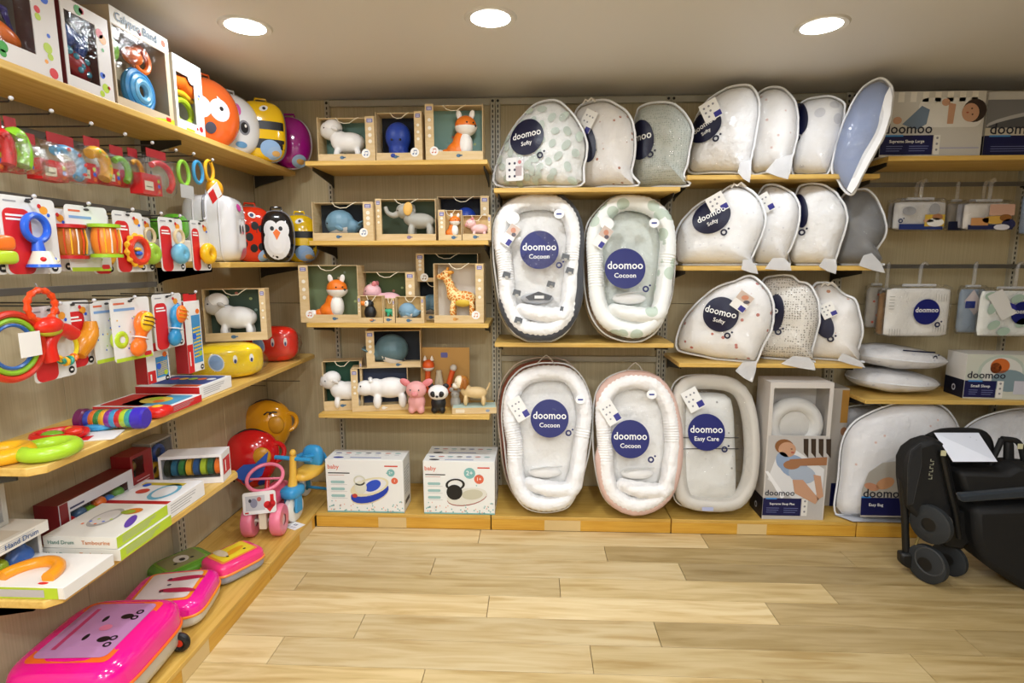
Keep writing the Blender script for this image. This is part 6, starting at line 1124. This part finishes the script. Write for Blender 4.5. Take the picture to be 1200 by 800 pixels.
textile('spotted bagged textile half behind, leftmost on the lower rail', 1011, 1034, 334, 384, -.14, 'b0aaa0', lambda g, W, H: [g.disc(W*(.3+.2*(i % 3)), H*(.15+.16*i), .007, .007, P('b8503c'), 1, seg=8) for i in range(5)], zz)
def lf(g, W, H):
    [g.disc(W*x, H*z, .035, .022, P('a9bfb0'), 1, t, seg=14) for x, z, t in ((.2, .25, .5), (.35, .12, .2), (.15, .6, 1.2), (.5, .8, .3), (.75, .12, .9), (.12, .85, .1), (.6, .3, .6))]; badge(g, W*.6, H*.5, H*.24, '', flat=True)
    c, q = cos(.6), sin(.6); g.poly([(W*.05, H*.85), (W*.25, H*1.0), (W*.5, H*.5), (W*.3, H*.35)], P('e0dfdc'), 5); g.poly([(W*.38, H*.72), (W*.42, H*.6), (W*.5, H*.55), (W*.46, H*.68)], P('2a2a86'), 6)
textile('bagged white textile with sage leaves and navy badge at lower right', 1142, 1222, 338, 394, -.26, 'f2f4f0', lf, zz)
textile('blue grey bagged textile with small photo card behind the leaf pack', 1118, 1150, 336, 390, -.17, '9aa8b8', lambda g, W, H: (g.poly([(W*.1, H*.7), (W*.4, H*.95), (W*.8, H*.6), (W*.5, H*.4)], P('cfc4c4'), 1), g.rect(W*.15, H*.55, W*.5, H*.7, P('2a3a86'), 2)), zz)
# lying pillows on the lower right shelf
def lying_pillow(label, u0, u1, v0, v1, Y, z, tilt, mark):
    a, b = at(u0, (v0+v1)/2, Y=Y), at(u1, (v0+v1)/2, Y=Y); W = (b.x-a.x)/2; r = root('nursing_pillow', label, 'pillow', ((a.x+b.x)/2, Y+.08, z), 0, None, 0, tilt)
    f = lambda p: Vector((p.x, p.y, p.z*(1-.35*max(0, p.x/W))+.008*noise.noise(p*14)))
    B().ell((0, 0, .066), (W*.97, .17, .062), M('eceaea', 'spots', c2='d2d2d8', s=18), 40, 18, e=.85, fn=f).emit('cushion', r); B().ell((0, 0, .067), (W, .178, .066), FROST, 40, 18, e=.85, fn=lambda p: f(p)*(1+.02*noise.noise(p*30))).emit('clear_bag', r)
    B().tube([(W*1.004*cos(t), .178*sin(t), .066) for t in [i*pi/20 for i in range(40)]], .004, M('f2f4f8', 'plastic'), 6, closed=True).emit('bag_seam', r)
    if mark: g = G(lambda u, v, h: (u, -.158*sqrt(max(.05, 1-(u/W)**2))-.006-h, v+.066)); logo(g, W*.42, .022, .016, NAVY); g.rect(-W*.3, .05, W*.4, .058, NAVY, 1, 3); g.emit(r)
    return r
lying_pillow('lower of two white pillows lying flat beside the small baby carton', 1003, 1105, 432, 466, -.24, ZD[1]+.002, radians(3), False)
lying_pillow('upper of two white pillows lying flat, with small navy ring mark', 1006, 1115, 403, 440, -.24, ZD[1]+.135, radians(4), True)
def art3(g, W, H): g.rect(W*.0, 0, W, H, P('c8cabd'), 1); g.disc(W*.45, H*.6, W*.3, H*.4, P('b4c0b4'), 2); g.disc(W*.45, H*.6, W*.26, H*.34, P('d4d4ce'), 3); g.disc(W*.55, H*.42, W*.22, H*.25, P('7d929a'), 4); g.disc(W*.42, H*.75, W*.12, H*.17, P('c8682c'), 4); g.disc(W*.37, H*.7, W*.07, H*.12, P('6a3018'), 4); g.rect(W*.62, H*.12, W, H*.42, P('c4c4ce'), 5)
sleepbox('small carton with resting child picture beside the lying pillows', 1128, 1215, 415, 466, ZD[1], -.33, .16, art3, (.4, .38), 'Small Sleep', rz=radians(-5))
# tall carton with window and baby photo
def art4(g, W, H):
    g.rect(W*.02, H*.0, W*.98, H*.62, P('bdb9b6'), 1); g.poly([(W*.05, H*.3), (W*.25, H*.58), (W*.95, H*.38), (W*.95, H*.2), (W*.5, H*.15)], P('dedee0'), 2)
    for i in range(4): g.poly([(W*(.58+.12*i), H*.6), (W*(.66+.12*i), H*.6), (W*(.68+.12*i), H*.46), (W*(.6+.12*i), H*.5)], P('3a2c22'), 3)
    g.poly([(W*.0, H*.36), (W*.05, H*.36), (W*.35, H*.18), (W*.3, H*.15)], P('f0f0f2'), 3)
    g.disc(W*.285, H*.54, .052, .042, P('8a5a34'), 4, -.3); g.disc(W*.33, H*.52, .047, .042, SKIN, 5, -.3); g.disc(W*.40, H*.525, .006, .003, P('3a2218'), 6, seg=8); g.disc(W*.42, H*.5, .01, .006, P('b05a4a'), 6, seg=8)
    g.disc(W*.45, H*.4, .08, .06, P('8ea2c0'), 4, -.5); g.disc(W*.6, H*.34, .075, .05, P('a8b4c6'), 5, -.3); g.disc(W*.27, H*.44, .035, .05, P('8ea2c0'), 5, .3)
    g.poly([(W*.38, H*.4), (W*.98, H*.41), (W*.98, H*.47), (W*.38, H*.45)], SKIN2, 6); g.disc(W*.42, H*.41, .045, .026, SKIN2, 7)
    g.poly([(W*.45, H*.3), (W*.62, H*.3), (W*.9, H*.16), (W*.85, H*.12), (W*.5, H*.2)], SKIN, 6); g.poly([(W*.78, H*.34), (W*.9, H*.33), (W*.97, H*.18), (W*.88, H*.15)], SKIN, 6)
r, W, H = sleepbox('tall carton with cushion window above a photo of a lying baby, on the plinth', 893, 965, 448, 601, PH, -.42, .17, art4, (.62, .13), 'Supreme Sleep Plus', word=True)
b = bpy.data.objects[[c.name for c in r.children if c.name.startswith('carton')][0]]; bpy.data.objects.remove(b); C4 = P('d2ccc6')
b = B(); b.box(0, 0, 0, W, .004, H*.62, C4).box(0, 0, H*.96, W, .004, H, C4).box(0, 0, H*.62, W*.06, .004, H*.96, C4).box(W*.94, 0, H*.62, W, .004, H*.96, C4); b.emit('front_frame', r)
for x0, x1, nm in ((0, .004, 'side_panel'), (W-.004, W, 'side_panel')): B().box(x0, .004, 0, x1, .17, H, P('c0bab4')).emit(nm, r)
B().box(0, .166, 0, W, .17, H, C4).emit('back_panel', r); B().box(.004, .004, H-.004, W-.004, .166, H, C4).emit('top_panel', r); B().box(.004, .004, 0, W-.004, .166, .004, C4).emit('base_panel', r)
B().torus((W*.5, .07, H*.67), .118, .04, M('e6e4e0', 'fabric'), 32, 12, (pi/2, 0, 0)).emit('cushion_ring', r); q, _ = puff_mesh([(W*.5+.1*cos(t), H*.67+.1*sin(t)) for t in [i*pi/12 for i in range(24)]], .03, M('dcdad6', 'fabric'), back=.3); o = q.emit('cushion_centre', r, loc=(0, .075, 0))
B().add([(W*.06, .003, H*.62), (W*.94, .003, H*.62), (W*.94, .003, H*.96), (W*.06, .003, H*.96)], [(0, 1, 2, 3)], M('ffffff', 'film', g=.4, b=.004)).emit('window_film', r, smooth=0)
r2 = root('product_carton', 'brown photo carton standing right behind the tall baby carton', 'carton', (at(975, 600, Y=-.24).x-.02, -.24, PH+.001)); B().box(-.18, 0, 0, .06, .15, .70, P('b8b0a6')).emit('carton', r2, bevel=.002)
g = G(plane_front(0)); g.rect(.02, .5, .06, .69, P('b08038'), 1); g.disc(.045, .45, .018, .025, SKIN2, 2); g.rect(-.0, .0, .06, .14, P('0a1048'), 1); g.emit(r2)
# arched cushion bag with insert card
def arch_bag(label, px, Y, col, T, ins=True, film=FROST, flat=True, cat='cushion'):
    P0 = at(sum(p[0] for p in px)/len(px), max(p[1] for p in px), Y=Y); P0.z = PH+.002; F = Fr(P0, -radians(4), 0); r = F.root('bagged_cushion', label, cat); o = [(x, max(z, .003)) for x, z in dense(px, F, 4)]
    q, H = puff_mesh(o, T, M(col, 'spots', c2='e6bfae', s=15, a=.08) if ins else M(col, 'quilt'), k=.97, p=4, amp=.012, back=.6); q.emit('cushion', r)
    f, H = puff_mesh(o, T*1.05, film, off=.008, p=4, amp=.012, back=.6); f.emit('clear_bag', r); B().tube([(x, 0, z) for x, z in o], .005, M('f4f4f6', 'plastic'), 6, closed=True).emit('bag_seam', r)
    return r, F, H
r, F, H = arch_bag('large arched white cushion with pink sprigs in clear bag, with insert card', [(978, 598), (982, 560), (986, 520), (998, 497), (1020, 483), (1048, 473), (1080, 470), (1103, 475), (1118, 490), (1126, 512), (1132, 560), (1135, 604), (1060, 606), (995, 604)], -.36, 'eeecec', .085)
q = [F.uv(*p, .09) for p in [(1006, 604), (1008, 572), (1016, 552), (1032, 541), (1060, 538), (1110, 538), (1110, 604)]]; hb = .105
b = B().prism(q, -hb-.002, -hb, P('b4aea4')); b.emit('insert_card', r); g = G(lambda u, v, h: (u, -hb-.002-h, v))
a, c = F.uv(1006, 602, .09), F.uv(1110, 583, .09); g.rect(a[0], a[1], c[0], c[1], P('0a1048'), 1); g.rect(a[0], c[1]-.002, a[0]+.05, c[1]+.006, P('3f8ad0'), 2); tx = F.uv(1034, 577, .09); g.text('doomoo', tx[0], tx[1], .065, P('1a1c2c'), 3); t2 = F.uv(1024, 590, .09); g.text('Easy Bag', t2[0], t2[1], .022, WHITE, 3)
x, z = F.uv(1035, 565, .09); g.disc(x, z, .05, .03, P('c9946a'), 1, .4); g.disc(x-.07, z-.02, .04, .02, P('c99070'), 1, -.3); g.emit(r)
B().add([(a[0]-.03, -hb+.01, .004), (c[0]+.02, -hb+.01, .004), (c[0]+.02, -.0, .004), (a[0]-.08, -.0, .004)], [(0, 1, 2, 3)], P('c8cad0')).emit('base_sheet', r)
arch_bag('greyish bagged cushion standing behind, between tall carton and arched cushion', [(974, 590), (976, 520), (979, 486), (988, 478), (1015, 474), (1035, 478), (1040, 520), (1040, 590), (1000, 594)], -.16, 'cbc8c6', .05, ins=False)
arch_bag('bagged white cushion behind the stroller, lower right', [(1118, 600), (1116, 540), (1122, 512), (1140, 494), (1165, 484), (1200, 478), (1245, 480), (1265, 510), (1270, 600), (1190, 604)], -.28, 'e2e2e4', .08, ins=False)
# ---------------- folded stroller ----------------
K = M('050506', 'fabric'); KP = M('08090a', 'plastic', r=.5); TY = M('222527', 'matte'); SLATE = M('1c242c', 'fabric')
P0 = at(1120, 672, Z=0); P0.z = 0; F = Fr(P0, 0, radians(-6)); r = F.root('folded_stroller', 'black folded stroller with stacked wheels standing on the floor at right', 'stroller')
def pt(u, v, h): x, z = F.uv(u, v, h); return Vector((x, -h, z))
def tb(name, pts, rad, m=KP, k=3): return B().tube(smoothloop([pt(*p) for p in pts], k, False), rad, m, 10).emit(name, r)
def slab(name, px, h0, h1, m, bev=.012): return B().prism([F.uv(u, v, (h0+h1)/2) for u, v in px], -h1, -h0, m).emit(name, r, bevel=bev)
slab('seat_back', [(1054, 560), (1054, 537), (1060, 525), (1072, 516), (1088, 511), (1100, 515), (1106, 530), (1118, 590), (1122, 612), (1075, 625), (1066, 600), (1058, 590)], -.03, .07, K, .02)
slab('side_cushion', [(1064, 545), (1067, 528), (1080, 518), (1080, 545), (1070, 590), (1063, 592)], .072, .085, M('101114', 'fabric'), .006)
tb('rear_leg', [(1057, 560, .02), (1060, 600, .02), (1062, 655, .02)], .016); slab('rear_foot', [(1053, 646), (1068, 646), (1074, 664), (1062, 664), (1053, 658)], 0, .05, KP)
tb('front_frame_tube', [(1103, 528, .09), (1110, 560, .09), (1119, 600, .09), (1124, 630, .08)], .012); B().box(-.01, 0, -.012, .01, .004, .012, M('c8c4a0', 'plastic')).emit('latch', r, loc=pt(1106, 531, .105))
tb('canopy_arch', [(1088, 514, .0), (1105, 507, -.06), (1135, 506, -.08), (1152, 510, -.08), (1158, 523, -.08), (1157, 548, -.06)], .022, K); slab('canopy_fabric', [(1104, 548), (1100, 522), (1112, 512), (1150, 514), (1156, 540), (1154, 560)], -.10, -.04, K)
tb('handle_side', [(1160, 545, .0), (1168, 528, .0), (1174, 514, .0)], .012, K); tb('handle_side', [(1174, 514, .0), (1190, 516, .0), (1196, 522, .0)], .013, K); tb('handle_side', [(1196, 522, .0), (1201, 545, .0), (1206, 570, .0)], .012, K); slab('handle_grip', [(1177, 516), (1187, 517), (1188, 550), (1176, 550)], -.02, .01, K); B().box(-.01, 0, -.012, .01, .004, .012, M('c8c4a0', 'plastic')).emit('latch', r, loc=pt(1196, 523, .02))
slab('seat_fabric', [(1112, 546), (1168, 547), (1180, 540), (1230, 545), (1230, 578), (1122, 580)], -.05, .1, K, .02); slab('foot_bar', [(1122, 578), (1215, 570), (1216, 580), (1125, 587)], .09, .13, SLATE, .01)
slab('storage_basket', [(1126, 586), (1225, 582), (1230, 600), (1226, 650), (1200, 690), (1178, 676), (1150, 658), (1136, 648), (1128, 620)], -.06, .12, K, .03)
slab('axle_housing', [(1100, 590), (1130, 595), (1136, 625), (1122, 640), (1100, 636), (1095, 610)], -.03, .05, KP)
B().torus(pt(1106, 612, .13), .03, .006, M('9a9c9e', 'metal'), 20, 6, (pi/2, .3, 0)).emit('brake_lever', r)
E9 = (pi/2, 0, radians(-60))
wheel(r, pt(1131, 614, .02), .085, .014, TY, KP, E9); wheel(r, pt(1091, 614, .10), .088, .018, TY, KP, E9); wheel(r, pt(1112, 655, .0), .078, .014, TY, KP, E9)
c_ = pt(1087, 656, .09); c_.z = .089; wheel(r, c_, .088, .018, TY, KP, E9)
for u, v in ((1091, 614), (1087, 656)): 
    c = pt(u, v, .10); B().torus(c+Vector((.0, -.012, 0)), .062, .004, M('3a3c3e', 'plastic'), 26, 6, E9).emit('rim_ring', r)
tb('gold_strut', [(1073, 638, .05), (1078, 626, .05), (1082, 615, .05)], .006, M('7a6a3c', 'plastic'))
g = G(lambda u, v, h: (u, -.0705-.001-h, v), .001); x, z = F.uv(1091, 549, .07)
for i in range(6): g.rect(x-.008, z-.05+.017*i, x+.008, z-.05+.017*i+.003, P('9a9a86'), 1); g.rect(x-.008 if i % 2 else x+.004, z-.05+.017*i, x-.004 if i % 2 else x+.008, z-.05+.017*i+.012, P('9a9a86'), 1)
g.emit(r)
q = [pt(1094, 512, .02), pt(1146, 512, -.03), pt(1168, 546, .12), pt(1116, 546, .12)]; q = [F.W @ p+Vector((0, 0, .02)) for p in q]
pr = tag(B().add([*q, *[p+Vector((0, -.001, .0015)) for p in q]], [(0, 1, 2, 3), (4, 5, 6, 7), (0, 1, 5, 4), (1, 2, 6, 5), (2, 3, 7, 6), (3, 0, 4, 7)], P('dfe3ee')).emit('paper_sheet', smooth=0), 'white printed sheet of paper lying on top of the black stroller', 'paper')
def pm_(u, v, h): a = q[0].lerp(q[1], u); b = q[3].lerp(q[2], u); return a.lerp(b, v)+Vector((0, -.001-h, .002+h))
G(pm_, .0008).rect(.5, .16, .75, .18, P('8a8c96'), 1).rect(.55, .26, .85, .275, P('9a9ca6'), 1).rect(.1, .42, .55, .435, P('8a8c96'), 1).rect(.3, .62, .5, .63, P('a8aab4'), 1).emit(pr)
# ---------------- small pieces become sub-parts of the part they sit on ----------------
SUBP = {k: 'head' for k in ('eye', 'ear', 'snout', 'wool_cap', 'muzzle', 'nose', 'beak', 'face', 'face_blaze', 'horn', 'eye_patch', 'trunk')}
SUBP.update(tail_tip='tail', hub='wheel', wheel_hub='wheel', rim_ring='wheel', window_film='front_frame', label_print='front_strip', top_print='carton', side_print='carton', front_print='carton', slots='channel', bolt_hole='channel',
            tape_strip='front_board', end_ball='rod', plate_print='picture_plate', ring_mark='clear_bag', round_sticker='clear_bag', hang_tag='clear_bag', window_rib='shaker_window', fox_ear='fox_head', fox_muzzle='fox_head', handle='shell', seam_zip='shell', print=('carton', 'card', 'shell', 'cushion_centre', 'folded_textile', 'tray'), lettering=('badge', 'carton', 'card', 'print'), bag_seam='clear_bag', bag_piping='clear_bag', leaf_pattern='cushion', size_card='clear_bag', face_panel='lid', seam_strip='lid', tie='shaker', barrel_rib='barrel', backdrop='back_panel')
base = lambda o: o.name.split('.')[0]
I4 = Matrix.Identity(4)
for rt in [o for o in COL.objects if o.parent is None and o.get('category')]:
    ch = sorted(rt.children, key=lambda o: int(o.name.split('.')[-1]) if '.' in o.name and o.name.split('.')[-1].isdigit() else -1)
    names = [c for c in COL.objects if c.parent == rt]; idx = {c.name: i for i, c in enumerate(names)}; moved = []
    for c in names:
        tg = SUBP.get(base(c))
        if not tg or c.matrix_basis != I4 or base(c) == 'latch': continue
        for t_ in (tg if isinstance(tg, tuple) else (tg,)):
            cand = [q for q in names if base(q) == t_ and q.parent == rt and q.matrix_basis == I4 and base(q) not in [m for m in SUBP if m == base(q) and SUBP[m] in [base(z) for z in names]]]
            if not cand: continue
            before = [q for q in cand if idx[q.name] < idx[c.name]]; moved.append((c, (before or cand)[-1 if before else 0])); break
    par = {c.name for c, q in moved}
    if len(names)-len(moved) < 2: continue
    for c, q in moved:
        if q.name not in par and q is not c: c.parent = q
